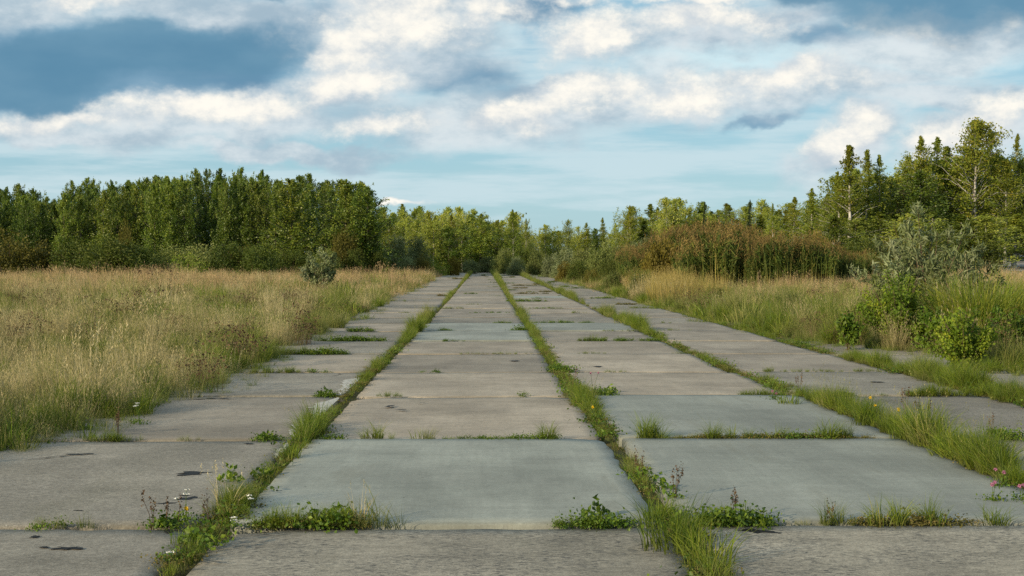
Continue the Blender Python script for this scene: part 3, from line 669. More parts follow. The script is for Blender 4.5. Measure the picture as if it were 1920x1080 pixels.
def tussocks(side, n, y0, y1, kinds, s0, s1):
    for _ in range(n):
        y = y0 + (y1 - y0) * rng.random() ** .8; e = float(interp(LEFT_EDGE if side < 0 else RIGHT_EDGE, y))
        x = e + side * (.25 + (.38 * y + 1.5 - 3) * rng.random() ** 1.3)
        k = kinds[rng.integers(len(kinds))]; m = rng.integers(6, 16); rr = rng.uniform(.14, .42); hs = rng.uniform(s0, s1)
        a = rng.uniform(0, 6.28, m); q = np.sqrt(rng.random(m)) * rr
        X_, Y_ = x + q * np.cos(a), y + q * np.sin(a)
        put(k, np.stack([X_, Y_, gh(X_, Y_)], 1), hs * rng.uniform(.8, 1.15, m) * (1 - .35 * q / rr))
tussocks(-1, 150, 9, 50, ['dry', 'dry', 'olive', 'olive', 'green'], .95, 1.5); tussocks(1, 150, 19, 60, ['olive', 'green', 'olive', 'dry', 'green'], 1.0, 1.9)
tussocks(-1, 60, 11, 50, ['green'], 1.0, 1.5); tussocks(-1, 40, 12, 55, ['weed'], 1.0, 1.35); tussocks(1, 25, 19, 50, ['weed'], 1.0, 1.4)
for side in (-1, 1):
    field(side, 6, 20, 30); field(side, 20, 34, 17); field(side, 34, 60, 7.5); field(side, 60, 100, 4.5); field(side, 100, 190, 2.2)
# the end of the runway, overgrown
n = 700; x = rng.uniform(-5, 8, n); y = rng.uniform(RUN_END - 4, RUN_END + 22, n)
put('pink', np.stack([x, y, gh(x, y)], 1)[:300], np.full(300, 1.0)); put('olive_far', np.stack([x, y, gh(x, y)], 1)[300:], np.full(400, 1.2))
names = {'dry': ('dry_grass', 'straw-coloured tall grass gone to seed beside the runway'), 'dry_far': ('far_dry_grass', 'straw-coloured grass in the far part of the fields'),
         'pink': ('seed_grass', 'faded pinkish brown seeding grass across the far fields'), 'olive': ('olive_grass', 'olive green grass mixed with straw beside the runway'),
         'olive_far': ('far_olive_grass', 'olive green grass in the far part of the fields'), 'green': ('green_grass', 'fresh green grass among the dry field grass'),
         'green_far': ('far_green_grass', 'fresh green patches in the far fields'), 'weed': ('seed_weeds', 'dark brown dried seed heads standing in the grass'),
         'weed_far': ('far_seed_weeds', 'dark dried seed heads in the far fields'), 'leafy': ('edge_weeds', 'low leafy weeds along the edge of the field grass')}
for k, (a, b) in FIELD.items():
    if a: scatter(names[k][0], k, np.concatenate(a), np.concatenate(b), names[k][1], 'grass' if 'weed' not in names[k][0] else 'weeds')

# ------------------------------------------------------------------ grass in the long joints
T2 = [(7.2, .06, .15, 1.3), (7.6, .12, .20, 1.6), (8.3, .17, .22, 1.6), (9.0, .17, .25, 1.4), (10, .10, .17, 1), (10.9, .06, .13, 1), (11.5, .07, .17, 1), (12.0, .09, .25, 1), (12.9, .10, .26, 1),
      (13.4, .04, .12, .9), (15, .05, .09, .8), (15.8, .02, .05, .2), (16.6, .04, .08, .8), (17.6, .08, .11, 1), (19.5, .09, .19, 1), (22, .09, .17, 1), (23.3, .03, .1, .5), (25, .08, .16, 1), (28, .13, .28, 1), (34, .16, .36, 1), (38.5, .14, .34, 1),
      (41, .04, .1, .5), (48, .03, .08, .4), (51, .08, .22, 1), (60, .10, .25, 1), (72, .05, .12, .7), (100, .12, .25, 1), (180, .25, .4, 1)]
T3 = [(5.0, .09, .16, 1), (7.6, .09, .18, 1), (8.5, .09, .15, 1), (9.2, .06, .11, 1), (10.2, .05, .12, .9), (11.2, .09, .13, 1), (13, .13, .17, 1), (15, .15, .18, 1), (17.0, .16, .18, 1), (18, .06, .12, 1), (22, .08, .14, 1),
      (26, .09, .18, 1), (30, .11, .2, 1), (35, .12, .28, 1), (40, .10, .3, 1), (43, .02, .05, .3), (46, .08, .2, 1), (60, .12, .25, 1), (100, .2, .35, 1), (180, .35, .5, 1)]
T4 = [(7.5, .18, .22, 1), (9.5, .20, .22, 1), (11, .2, .27, 1), (13, .20, .32, 1), (14.5, .18, .28, 1), (16, .18, .2, 1), (17.5, .16, .19, 1), (19, .08, .12, 1), (24, .08, .12, 1), (27, .12, .18, 1), (31, .18, .3, 1), (39, .2, .34, 1),
      (43, .08, .2, .8), (46, .02, .05, .2), (50, .08, .25, 1), (60, .2, .34, 1), (75, .12, .2, 1), (100, .2, .3, 1), (180, .4, .5, 1)]
T5 = [(12, .25, .22, 1), (16, .35, .28, 1), (20, .22, .24, 1), (26, .18, .14, 1), (30, .1, .1, .8), (50, .08, .1, .6), (180, .15, .2, .6)]
T1 = [(8, .1, .1, 1), (12, .2, .25, 1), (20, .2, .3, 1), (60, .2, .3, 1), (180, .2, .3, 1)]
def strip(si, tab, y0, y1, name, label):
    out = {k: ([], []) for k in ('green', 'short', 'fine', 'leafy', 'moss', 'olive', 'olive_far')}
    y = y0
    while y < y1:
        hw, h, dn = interp(tab, y, 1) * .78, interp(tab, y, 2) * .88, interp(tab, y, 3)
        lump = max(.3, .78 + .75 * mn.noise(Vector((y * .8, si * 7.1, 0))) + .5 * mn.noise(Vector((y * 2.7, si * 7.1, 4))))
        n = rng.poisson(dn * min(lump, 1.2) * (1.0 + hw * 11) * (1 if y < 30 else .7))
        for _ in range(n):
            x = float(interp(SEAMS[si], y)) + rng.normal(0, .42) * hw; yy = y + rng.uniform(-.06, .06)
            e = abs(x - float(interp(SEAMS[si], y))) / (hw + .02)
            u = rng.random(); hh = h * lump * (1.15 - .5 * min(e, 1.3)) * rng.uniform(.75, 1.25)
            P = (x, yy, -.02 if abs(x - float(interp(SEAMS[si], y))) < .08 else .0)
            if y > 34:
                k, s0 = ('olive_far', .42) if u < .4 else (('green', .36) if u < .85 else ('short', .13))
                if k == 'olive_far': s = [max(hw * 2.2, .18) , max(hw * 2.2, .18), hh / s0]
                else: s = [hh / s0 * .8, hh / s0 * .8, hh / s0]
            elif hh > .15:
                k, s0 = ('green', .36) if u < .62 else (('olive', .42) if u < .8 else ('short', .13)); s = [min(1, hh / s0 * .9)] * 2 + [hh / s0]
            else:
                k, s0 = ('short', .13) if u < .42 else (('fine', .16) if u < .76 else (('leafy', .10) if u < .88 else ('green', .36)))
                s = [min(1.1, hh / s0 * 1.05)] * 3
            out[k][0].append(P); out[k][1].append(s)
            if y < 26 and rng.random() < .42: out['moss'][0].append((x + rng.normal(0, .03), yy, .004)); out['moss'][1].append([rng.uniform(.4, .9)] * 3)
        y += .07 if y < 20 else (.10 if y < 40 else .16)
    for k, (P, S) in out.items():
        if P: scatter(name if k != 'moss' else name.replace('grass', 'moss'), k, np.array(P), np.array(S), label if k != 'moss' else label.replace('grass', 'moss and dead litter'), 'grass' if k != 'moss' else 'moss', .2)
strip(2, T2, 7.2, RUN_END, 'joint_grass', 'grass growing in the long joint left of the centre slabs')
strip(3, T3, 5.0, RUN_END, 'joint_grass', 'grass growing in the long joint between the two centre slab rows')
strip(4, T4, 7.4, RUN_END, 'joint_grass', 'grass growing in the long joint right of the centre slabs')
strip(5, T5, 12, RUN_END, 'joint_grass', 'grass growing in the rightmost long joint of the runway')
strip(1, T1, 9, 60, 'joint_grass', 'grass growing over the left edge of the runway')

# grass in the cross joints: (row joint, px from, px to, height m, density, kind)
def cross(lst, name, label, cat='grass'):
    out = {}
    for (py, pa, pb, h, dn, kind) in lst:
        xa, y_ = ground_xy(pa, py); xb, _ = ground_xy(pb, py)
        # snap to the nearest row joint
        yj = min(ROWS, key=lambda q: abs(q - y_)); xa *= yj / y_; xb *= yj / y_
        n = max(3, int((xb - xa) * dn))
        for _ in range(n):
            x = rng.uniform(xa, xb); t = (x - xa) / (xb - xa + 1e-6); f = .45 + .55 * math.sin(math.pi * t) ** .5
            s0 = {'green': .36, 'short': .13, 'fine': .16, 'leafy': .09, 'moss': .05, 'olive': .42}[kind]
            s = h / s0 * rng.uniform(.6, 1.2) * f
            out.setdefault(kind, ([], []))
            out[kind][0].append((x, yj + rng.normal(0, .022 if kind != 'leafy' else .04), .0)); out[kind][1].append([min(s, 1.2), min(s, 1.2), s])
    for k, (P, S) in out.items(): scatter(name, k, np.array(P), np.array(S), label, cat, .22)
CR = [(987, 480, 520, .06, 34, 'leafy'), (987, 560, 655, .10, 40, 'leafy'), (987, 470, 680, .15, 46, 'green'), (987, 470, 690, .04, 20, 'moss'), (987, 480, 690, .12, 30, 'fine'), (987, 590, 760, .20, 5, 'fine'),
      (987, 1040, 1200, .06, 45, 'leafy'), (987, 1040, 1190, .10, 20, 'short'), (990, 1320, 1440, .10, 60, 'leafy'), (990, 1310, 1440, .13, 36, 'short'), (990, 1470, 1600, .05, 28, 'fine'),
      (990, 1530, 1600, .14, 7, 'green'), (990, 1620, 1800, .19, 12, 'green'), (990, 1600, 1830, .05, 40, 'moss'), (990, 1855, 1880, .14, 30, 'short'),
      (990, 50, 125, .09, 26, 'fine'), (990, 60, 120, .05, 20, 'leafy'), (990, 140, 185, .09, 30, 'fine'), (990, 290, 340, .07, 30, 'leafy'),
      (825, 330, 378, .08, 28, 'fine'), (825, 478, 522, .06, 45, 'leafy'), (825, 600, 640, .06, 40, 'leafy'), (825, 678, 740, .17, 16, 'green'), (825, 765, 830, .12, 10, 'fine'), (825, 800, 1000, .035, 30, 'leafy'),
      (825, 900, 1060, .05, 36, 'leafy'), (825, 1000, 1050, .2, 14, 'green'), (829, 1190, 1240, .22, 26, 'green'), (829, 1260, 1480, .08, 32, 'fine'), (829, 1260, 1480, .18, 9, 'green'), (829, 1400, 1600, .06, 30, 'leafy'),
      (829, 1530, 1600, .2, 20, 'green'), (829, 1250, 1640, .04, 40, 'moss'), (825, 1850, 1920, .09, 30, 'leafy'), (825, 150, 260, .10, 40, 'short'),
      (744, 585, 628, .06, 40, 'leafy'), (744, 590, 626, .08, 30, 'short'), (744, 700, 762, .06, 30, 'short'), (744, 975, 992, .05, 20, 'leafy'), (744, 1100, 1152, .09, 40, 'leafy'), (744, 1385, 1480, .11, 45, 'short'),
      (744, 1540, 1600, .06, 30, 'leafy'), (744, 1640, 1670, .05, 20, 'short'), (744, 1700, 1920, .14, 40, 'short'), (744, 1700, 1920, .2, 16, 'green'),
      (698, 785, 825, .05, 18, 'leafy'), (698, 1035, 1075, .1, 34, 'leafy'), (698, 1130, 1180, .05, 24, 'short'), (698, 1430, 1460, .08, 40, 'short'), (698, 1465, 1580, .06, 30, 'short'), (698, 1600, 1650, .08, 30, 'short'), (698, 560, 620, .05, 12, 'leafy'), (698, 470, 560, .12, 40, 'short'),
      (698, 1760, 1920, .2, 26, 'green'), (665, 480, 640, .16, 40, 'short'), (665, 560, 650, .1, 30, 'leafy'), (665, 860, 1000, .05, 20, 'short'), (665, 1080, 1140, .06, 24, 'short'), (665, 1260, 1340, .08, 24, 'short'),
      (641, 590, 720, .1, 26, 'leafy'), (641, 620, 690, .1, 20, 'short'), (641, 1085, 1140, .14, 26, 'green'), (641, 1080, 1250, .06, 30, 'leafy'), (641, 820, 870, .04, 20, 'leafy'),
      (622, 650, 700, .09, 30, 'leafy'), (622, 960, 1000, .1, 30, 'leafy'), (622, 820, 850, .06, 26, 'leafy'), (622, 1130, 1300, .07, 14, 'short'), (608, 995, 1120, .06, 26, 'leafy'), (608, 925, 960, .06, 20, 'leafy'), (608, 1240, 1260, .08, 20, 'short'),
      (588, 880, 960, .04, 16, 'leafy'), (588, 1070, 1100, .08, 20, 'short'), (578, 1180, 1230, .12, 30, 'short')]
cross(CR, 'cross_joint_grass', 'low grass and weeds growing in the cross joints between slabs')
far = []
for q in range(11, len(ROWS) - 1):
    for _ in range(3):
        if random.random() < .8:
            a = random.uniform(-3.3, 4.6); b = a + random.uniform(.3, 1.6)
            y_ = ROWS[q]; f = lambda x: 960 + FPX * math.tan(math.atan(x / y_) - YAW)
            far.append((HORY + CAMH * FPX / y_, f(a), f(b), random.uniform(.04, .09), 20, random.choice(['leafy', 'short', 'moss'])))
cross(far, 'far_joint_grass', 'low green growth in the far cross joints of the runway')

# reeds, golden grass
def region(poly, n):
    """random ground points inside a convex-ish polygon"""
    poly = np.array(poly); lo, hi = poly.min(0), poly.max(0); out = []
    while len(out) < n:
        p = rng.uniform(lo, hi); c_ = False; j_ = len(poly) - 1
        for i_ in range(len(poly)):
            if (poly[i_][1] > p[1]) != (poly[j_][1] > p[1]) and p[0] < (poly[j_][0] - poly[i_][0]) * (p[1] - poly[i_][1]) / (poly[j_][1] - poly[i_][1]) + poly[i_][0]: c_ = not c_
            j_ = i_
        if c_: out.append(p)
    return np.array(out)
def on_ground(xy): return np.c_[xy, gh(xy[:, 0], xy[:, 1])]
RE = on_ground(region([(9.2, 64), (15.2, 63), (17.3, 68), (16.5, 80), (9.8, 82), (8.2, 74)], 430))
scatter('reed_bed', 'reed', RE, rng.uniform(.66, 1.05, len(RE)) * (.95 + .6 * fnoise(RE[:, 0], RE[:, 1], .5, 31)) * (1 - .42 * sstep(13.5, 17.5, RE[:, 0]) - .2 * (1 - sstep(8, 10, RE[:, 0]))), 'tall dark reeds with brown plumes beside the runway', 'reeds', .04)
RE2 = on_ground(region([(7.6, 74), (9.5, 70), (10, 86), (8.4, 88)], 60))
scatter('reed_fringe', 'reed', RE2, rng.uniform(.6, .9, len(RE2)), 'lower reeds with rusty plumes at the near end of the reed bed', 'reeds', .06)
RE3 = on_ground(region([(15.5, 66), (19.5, 68), (20.5, 82), (16.5, 82)], 80))
scatter('reed_fringe', 'reed', RE3, rng.uniform(.35, .68, len(RE3)), 'thin low reeds where the reed bed runs out towards the right trees', 'reeds', .07)
GO = on_ground(region([(5.9, 47), (7.9, 46), (9.0, 56), (8.6, 66), (6.6, 66)], 170))
scatter('golden_grass', 'gold', GO, rng.uniform(.55, .95, len(GO)), 'golden yellow tall grass between the reeds and the slabs', 'grass', .08)

# ------------------------------------------------------------------ trees and shrubs
def make_tree(kind, r):
    """returns (trunk mesh, crown mesh), about 9 m tall with its foot at the origin"""
    H = 9.0; tr = MB(); cr = MB()
    cfg = dict(aspen=dict(R=1.6, t0=.05, nb=150, rise=.55, leaf=.145, sig=.19, per=30, cl=3, mat='aspen', bark='bark', droop=0),
               light=dict(R=1.65, t0=.06, nb=125, rise=.6, leaf=.15, sig=.22, per=25, cl=3, mat='wood_light', bark='birch_bark', droop=0),
               birch=dict(R=1.35, t0=.16, nb=130, rise=.75, leaf=.12, sig=.21, per=25, cl=3, mat='birch', bark='birch_bark', droop=.25),
               birch_wide=dict(R=2.3, t0=.18, nb=110, rise=1.0, leaf=.13, sig=.26, per=24, cl=4, mat='birch', bark='birch_bark', droop=.3),
               spruce=dict(R=1.0, t0=.08, nb=130, rise=-.15, leaf=.20, sig=.10, per=14, cl=3, mat='spruce', bark='bark', droop=.1))[kind]
    # trunk
    zz = np.linspace(0, H * .97, 10); wob = np.cumsum(r.normal(0, .035, (10, 2)), 0)
    T = np.c_[wob, zz]; tube(tr, T, np.linspace(.15 if 'birch' in kind else .10, .012, 10), 6)
    lobes = r.uniform(.62, 1.3, 9)
    for b in range(cfg['nb']):
        t = cfg['t0'] + (1 - cfg['t0']) * r.random() ** (.9)
        u = (t - cfg['t0']) / (1 - cfg['t0'])
        if kind == 'spruce': prof = (1 - u) ** .9
        elif kind == 'birch_wide': prof = min(1, u * 3.5 + .35) * (1 - u ** 2.2) ** .8
        elif kind == 'birch': prof = min(1, u * 3.2 + .45) * (1 - u) ** .8 * 1.3
        else: prof = min(1, u * 2.5 + .75) * float(np.interp(u, [0, .5, .8, .93, 1], [1, 1, .80, .42, .05]))
        az_ = r.uniform(0, 6.283); lob = (.62 + .38 * float(np.interp(u * 8, range(9), lobes))) * (1 + .42 * math.sin(az_ * 4 + lobes[0] * 9 + u * .8))
        ln = (cfg['R'] * prof * lob + .12 * (1 - u)) * r.uniform(.45, 1.25)
        p0 = np.array([np.interp(t * H, zz, T[:, 0]), np.interp(t * H, zz, T[:, 1]), t * H])
        d = np.array([math.cos(az_), math.sin(az_), cfg['rise'] * r.uniform(.6, 1.3)])
        p1 = p0 + d * ln * .55; p2 = p0 + d * ln + np.array([0, 0, -cfg['droop'] * ln - .02])
        if b % 2 == 0 or ln > 1.2: tube(tr, [p0, p1, p2], [.028 * (1.1 - t), .016, .004], 3)
        for q in range(cfg['cl']):
            f = (q + 1) / cfg['cl'] if cfg['cl'] > 1 else 1
            c0 = p0 + (p2 - p0) * f * r.uniform(.85, 1.05)
            n = int(cfg['per'] * (.6 + .5 * f) * (1 - (.6 if kind != 'birch_wide' else .15) * u ** 2)); sg = cfg['sig'] * r.uniform(.7, 1.2) * (1 - (.72 if kind != 'birch_wide' else .3) * u ** 1.5)
            c_ = c0 + r.normal(0, 1, (n, 3)) * [sg * .9, sg * .9, sg * (1.7 if kind in ('aspen', 'light') else .8)]
            tn = np.clip(r.normal(.45, .16, n) + .25 * (u - .3) + r.normal(0, .16), 0, 1)  # leaf tone lightens up the crown: sunlit treetops painted into the colour
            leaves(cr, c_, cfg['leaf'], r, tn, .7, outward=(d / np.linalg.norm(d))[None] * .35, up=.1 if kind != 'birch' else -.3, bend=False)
    # several leading shoots stand up out of the crown
    for q in range({'aspen': 11, 'light': 8, 'birch': 3, 'birch_wide': 8, 'spruce': 1}[kind]):
        a_ = r.uniform(0, 6.28); l_ = r.uniform(.2, .62 if kind != 'birch_wide' else 1.2) * cfg['R'] * (q > 0) * (.6 if kind == 'birch' else 1); zt = H * (1.0 - (.05 + .11 * r.random() + .03 * l_) * (q > 0)); L_ = r.uniform(1.4, 2.4)
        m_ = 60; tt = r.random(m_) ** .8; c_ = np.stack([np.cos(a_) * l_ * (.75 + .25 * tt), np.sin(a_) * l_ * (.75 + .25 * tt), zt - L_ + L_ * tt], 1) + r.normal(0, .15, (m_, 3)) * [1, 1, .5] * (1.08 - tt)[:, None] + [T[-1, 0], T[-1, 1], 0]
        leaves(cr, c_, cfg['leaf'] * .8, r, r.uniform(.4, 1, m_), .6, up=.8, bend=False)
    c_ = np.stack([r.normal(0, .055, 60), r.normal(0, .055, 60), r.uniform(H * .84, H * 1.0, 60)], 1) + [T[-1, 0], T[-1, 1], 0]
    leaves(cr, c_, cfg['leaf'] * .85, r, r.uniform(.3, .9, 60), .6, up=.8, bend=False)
    return tr.mesh('trunk', M[cfg['bark']]), cr.mesh('crown', M[cfg['mat']])
def make_shrub(mat, r, leaf=.095, aspect=.5, n=280, per=28, irregular=.25, up=.2, stems=14):
    """round shrub 2 m tall and 2.6 m wide"""
    tr = MB(); cr = MB()
    cen = []
    for b in range(n):
        a = r.uniform(0, 6.283); ph = math.asin(r.uniform(.0, 1)); rad = (1 - irregular + irregular * math.sin(a * 3 + ph * 5 + 1.1)) * r.uniform(.55, 1.0) ** .5
        cen.append((1.3 * math.cos(a) * math.cos(ph) * rad, 1.3 * math.sin(a) * math.cos(ph) * rad, .12 + 1.85 * (math.sin(ph) * rad)))
    cen = np.array(cen)
    for q in range(stems):
        tip = cen[r.integers(len(cen))] * .95; mid = tip * [.45, .45, .55]
        tube(tr, [(tip[0] * .06, tip[1] * .06, -.05), mid, tip], [.025, .015, .004], 4)
    for c0 in cen:
        k = int(per * r.uniform(.6, 1.3)); sg = .12
        c_ = c0 + r.normal(0, sg, (k, 3)); c_[:, 2] = np.abs(c_[:, 2])
        o_ = c0 / (np.linalg.norm(c0) + 1e-6)
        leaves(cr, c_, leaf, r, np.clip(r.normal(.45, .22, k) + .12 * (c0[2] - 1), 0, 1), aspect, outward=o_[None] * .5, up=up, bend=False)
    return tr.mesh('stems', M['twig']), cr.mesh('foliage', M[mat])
PROTO = {}
for k, n in (('aspen', 6), ('light', 4), ('birch', 4), ('birch_wide', 2), ('spruce', 2)):
    PROTO[k] = [make_tree(k, np.random.default_rng(900 + q + 31 * len(k))) for q in range(n)]
for k, n, kw in (('silver', 2, dict(leaf=.13, aspect=.32, up=.5)), ('willow', 3, dict(leaf=.11, aspect=.4, up=.4)), ('dark_shrub', 3, dict()), ('brown_shrub', 2, dict()), ('orange_shrub', 2, dict(leaf=.12, up=.6)),
                 ('bright', 2, dict(leaf=.07, aspect=.7, n=200, per=14, irregular=.35))):
    PROTO[k] = [make_shrub(k, np.random.default_rng(500 + q + 17 * len(k)), **kw) for q in range(n)]
def plant_tree(px, top, D, kind, width, label, cat='tree', name=None, group=None, spread=None):
    """a tree at depth D under pixel column px with its tip at the photograph's height"""
    x_ = xdir(px) * D; z_ = float(gh(x_, D)); H = max(height_at(top, D) - z_, .8)
    shrub = kind in ('silver', 'willow', 'dark_shrub', 'brown_shrub', 'orange_shrub', 'bright')
    sz = H / (2.0 if shrub else 9.05); sx = width / FPX * D / (2.6 if shrub else {'aspen': 3.2, 'light': 3.2, 'birch': 2.9, 'birch_wide': 5.0, 'spruce': 2.2}[kind])
    tm, cm = random.choice(PROTO[kind])
    nm = name or {'aspen': 'aspen_tree', 'light': 'young_tree', 'birch': 'birch_tree', 'birch_wide': 'birch_tree', 'spruce': 'spruce_tree'}.get(kind, 'willow_shrub' if kind in ('silver', 'willow') else 'shrub')
    t_ = thing(nm, label, cat, (x_, D, z_ - .03), random.uniform(0, 6.28), (sx, sx, sz), group)
    obj('trunk' if not shrub else 'stems', tm, t_); obj('crown' if not shrub else 'foliage', cm, t_)
    return t_
SKY = [(-260, 372), (-120, 366), (0, 358), (30, 348), (60, 354), (85, 364), (102, 372), (118, 356), (150, 340), (200, 344), (250, 334), (290, 328), (340, 325), (380, 321), (440, 321), (480, 328), (520, 329), (560, 333), (600, 330), (640, 343), (665, 338), (690, 348), (708, 368)]
def skyl(tab, x): return float(np.interp(x, [a for a, _ in tab], [b for _, b in tab]))
ORD = 'first second third fourth fifth sixth seventh eighth ninth tenth eleventh twelfth thirteenth fourteenth fifteenth sixteenth seventeenth eighteenth nineteenth twentieth'.split() + ['further'] * 60
def where_left(px):
    for lim, s in ((105, 'at the low left end of the wood'), (260, 'around the withered brown tree'), (420, 'in the highest part of the wood'), (560, 'right of the highest part of the wood'), (999, 'at the right end of the wood')):
        if px < lim: return s
for row, (D, sp) in enumerate(((118, 34), (121.5, 31), (126, 31), (131, 34), (137, 40))):
    px = -250 + row * 9; cnt = {}
    while px < 700:
        if not (row < 2 and (572 < px < 612 or (375 < px < 392))):
            top = skyl(SKY, px) + random.uniform(-9, 15) + (15 - row * 5) * (row < 3)
            zk = where_left(px); cnt[zk] = cnt.get(zk, 0) + 1; od = ORD[cnt[zk] - 1]
            desc = (od + ' front aspen from the left', 'aspen crown peeping over the front row', 'aspen tip in the skyline')[min(row, 2)]
            plant_tree(px, top, D + random.uniform(-1.3, 1.3), 'aspen', random.uniform(40, 57), desc + ' ' + where_left(px), group='aspens ' + where_left(px) + (' front' if row == 0 else ' behind'))
        px += sp * random.uniform(.8, 1.2)
for (px, top, wd_) in ((650, 338, 80), (690, 352, 85), (545, 336, 90)):
    plant_tree(px, top, 114, 'aspen', wd_, {650: 'tall aspen with bright lit side, second from the right end of the dense wood', 690: 'broad aspen at the very right end of the dense wood', 545: 'broad aspen just left of the dark gap in the wood'}[px])
MID = [(712, 396), (740, 389), (762, 386), (775, 390), (800, 390), (815, 396), (845, 394), (870, 392), (890, 397), (910, 398), (930, 403), (955, 394), (968, 400), (985, 418), (1000, 436)]
for row, (D, sp) in enumerate(((160, 23), (165, 22), (171, 24), (178, 28))):
    px = 708 + row * 6; cnt = {}
    while px < 985 - row * 4:
        top = skyl(MID, px) + random.uniform(-8, 22) + (14 if row == 0 else 0)
        kind = random.choice(['light', 'light', 'light', 'light', 'aspen', 'birch']); cnt[kind] = cnt.get(kind, 0) + 1; od = (ORD[cnt[kind] - 1] + ' ') if row == 0 else ''
        plant_tree(px, top, D + random.uniform(-2, 2), kind, random.uniform(38, 56),
                   od + {'light': 'light green young tree', 'aspen': 'darker green slender aspen', 'birch': 'olive green narrow birch'}[kind] + (' from the left in front' if row == 0 else ' further back') + ' of the lower left wood',
                   group='lower wood trees at the runway end ' + kind + (' front' if row == 0 else ' behind'))
        px += sp * random.uniform(.8, 1.2)
for px, top, wd_, k, lab in ((815, 415, 66, 'light', 'young tree with a bare pale trunk foot in the lower wood'), (900, 402, 70, 'aspen', 'broad dark aspen left of the runway end'), (840, 425, 50, 'aspen', 'short dark conical aspen in front of the lower wood'),
                        (985, 411, 24, 'light', 'thin young tree with sparse top where the lower wood ends'), (962, 392, 36, 'birch', 'pointed birch at the right end of the lower wood')):
    plant_tree(px, top, 154, k, wd_, lab)
# small trees beyond the gap
for px, top, wd_, k, lab in ((1022, 421, 38, 'light', 'bushy yellowish tree beyond the runway end'), (1064, 412, 20, 'light', 'thin pale tree, first right of the runway end'), (1048, 432, 30, 'light', 'small pale tree between two thin trees'),
                        (1083, 424, 22, 'light', 'short narrow tree left of the forked birch'), (1100, 417, 30, 'birch', 'narrow birch with a forked top beyond the shrubs'), (1115, 428, 26, 'aspen', 'small dark rounded tree beyond the shrubs'),
                        (1131, 407, 22, 'birch', 'tall thin birch standing alone against the sky'), (1154, 418, 20, 'light', 'small lone tree right of the tall thin birch'), (1170, 430, 26, 'light', 'low pale tree where the right wood begins')):
    plant_tree(px, top, 168, k, wd_ * 1.25, lab)
for q, px in enumerate(range(985, 1180, 13)):
    plant_tree(px + random.uniform(-3, 3), random.uniform(430, 450), 176 + q % 3 * 3, 'light', random.uniform(34, 50), ORD[q] + ' from the left of the low trees in the gap beyond the runway end', group='low trees in the gap beyond the runway end')
RM = [(1170, 395), (1182, 386), (1205, 385), (1235, 387), (1252, 374), (1280, 378), (1300, 388), (1320, 382), (1342, 390), (1360, 386), (1400, 377), (1425, 380), (1450, 378), (1480, 372), (1500, 384), (1530, 365), (1600, 370), (1760, 360), (1950, 350), (2100, 350)]
for row, (D, sp) in enumerate(((138, 25), (144, 25), (151, 29))):
    px = 1176 + row * 7; cnt = {}
    while px < 2080:
        kind = random.choice(['light', 'light', 'birch', 'birch', 'aspen'])
        s_ = 'behind the reeds' if px < 1520 else 'behind the tall trees'; cnt[kind + s_] = cnt.get(kind + s_, 0) + 1; od = (ORD[cnt[kind + s_] - 1] + ' ') if row == 0 else ''
        plant_tree(px, skyl(RM, px) + random.uniform(-8, 24) + (8 if row == 0 else 0), D + random.uniform(-2, 2), kind, random.uniform(46, 70),
                   od + {'light': 'light green young tree', 'aspen': 'darker green aspen', 'birch': 'yellowish green birch'}[kind] + (' from the left in the wood edge ' if row == 0 else ' deep in the wood ') + s_,
                   group='wood ' + s_ + ' ' + kind + (' front' if row == 0 else ' behind'))
        px += sp * random.uniform(.8, 1.25)
for px, top, wd_, D, k, lab in ((1250, 371, 44, 134, 'light', 'rounded tree rising above the others left of the spruce'), (1321, 377, 17, 132, 'spruce', 'small dark narrow spruce above the reeds'),
        (1406, 373, 22, 132, 'spruce', 'dark pointed spruce above the right half of the reeds'), (1487, 368, 56, 118, 'birch', 'conical birch with white trunk between reeds and tall birches'), (1448, 380, 20, 130, 'birch', 'thin birch with pale stem behind the reeds'),
        (1182, 386, 40, 136, 'birch', 'first tall birch of the right wood'), (1525, 352, 66, 108, 'birch', 'dark green birch, lower neighbour of the tall birch'), (1548, 362, 54, 112, 'birch', 'dark birch tucked against the tall birch'),
        (1590, 270, 92, 101, 'birch', 'tall birch with long white trunk and pointed crown'), (1575, 320, 70, 103, 'birch', 'birch crown close behind the tall pointed birch'), (1625, 278, 62, 104, 'birch', 'slim birch just right of the tall pointed birch'),
        (1648, 288, 60, 105, 'birch', 'slim birch on the right side of the birch trio'), (1610, 340, 90, 106, 'birch', 'lower dense birch filling in behind the trio'), (1665, 330, 80, 112, 'light', 'pale rounded tree between the two tall tree groups'), (1680, 345, 70, 109, 'aspen', 'dark rounded tree below the gap between tall groups'),
        (1700, 305, 80, 110, 'birch', 'brownish birch at the left of the tallest group'), (1725, 252, 84, 106, 'birch', 'tall pointed birch, left one of the tallest group'), (1752, 254, 80, 108, 'birch', 'tall birch just right of the pointed one'), (1730, 320, 110, 104, 'aspen', 'dense bright green tree in the middle of the tallest group'),
        (1775, 272, 90, 110, 'birch', 'birch between the pointed pair and the broad one'), (1828, 226, 175, 106, 'birch_wide', 'tallest broad birch with open forked crown and white branches'), (1790, 300, 110, 109, 'birch_wide', 'broad birch left of the tallest one'),
        (1860, 240, 90, 110, 'birch', 'feathery birch to the right of the tallest one'), (1885, 300, 120, 106, 'birch_wide', 'broad low birch near the right edge'), (1903, 248, 50, 112, 'birch', 'narrow birch standing up near the right edge'),
        (1940, 270, 110, 108, 'birch', 'birch cut by the right edge of the view'), (1985, 260, 120, 110, 'birch_wide', 'broad birch beyond the right edge'), (2050, 280, 120, 110, 'birch', 'birch further beyond the right edge')):
    plant_tree(px, top, D, k, wd_, lab)
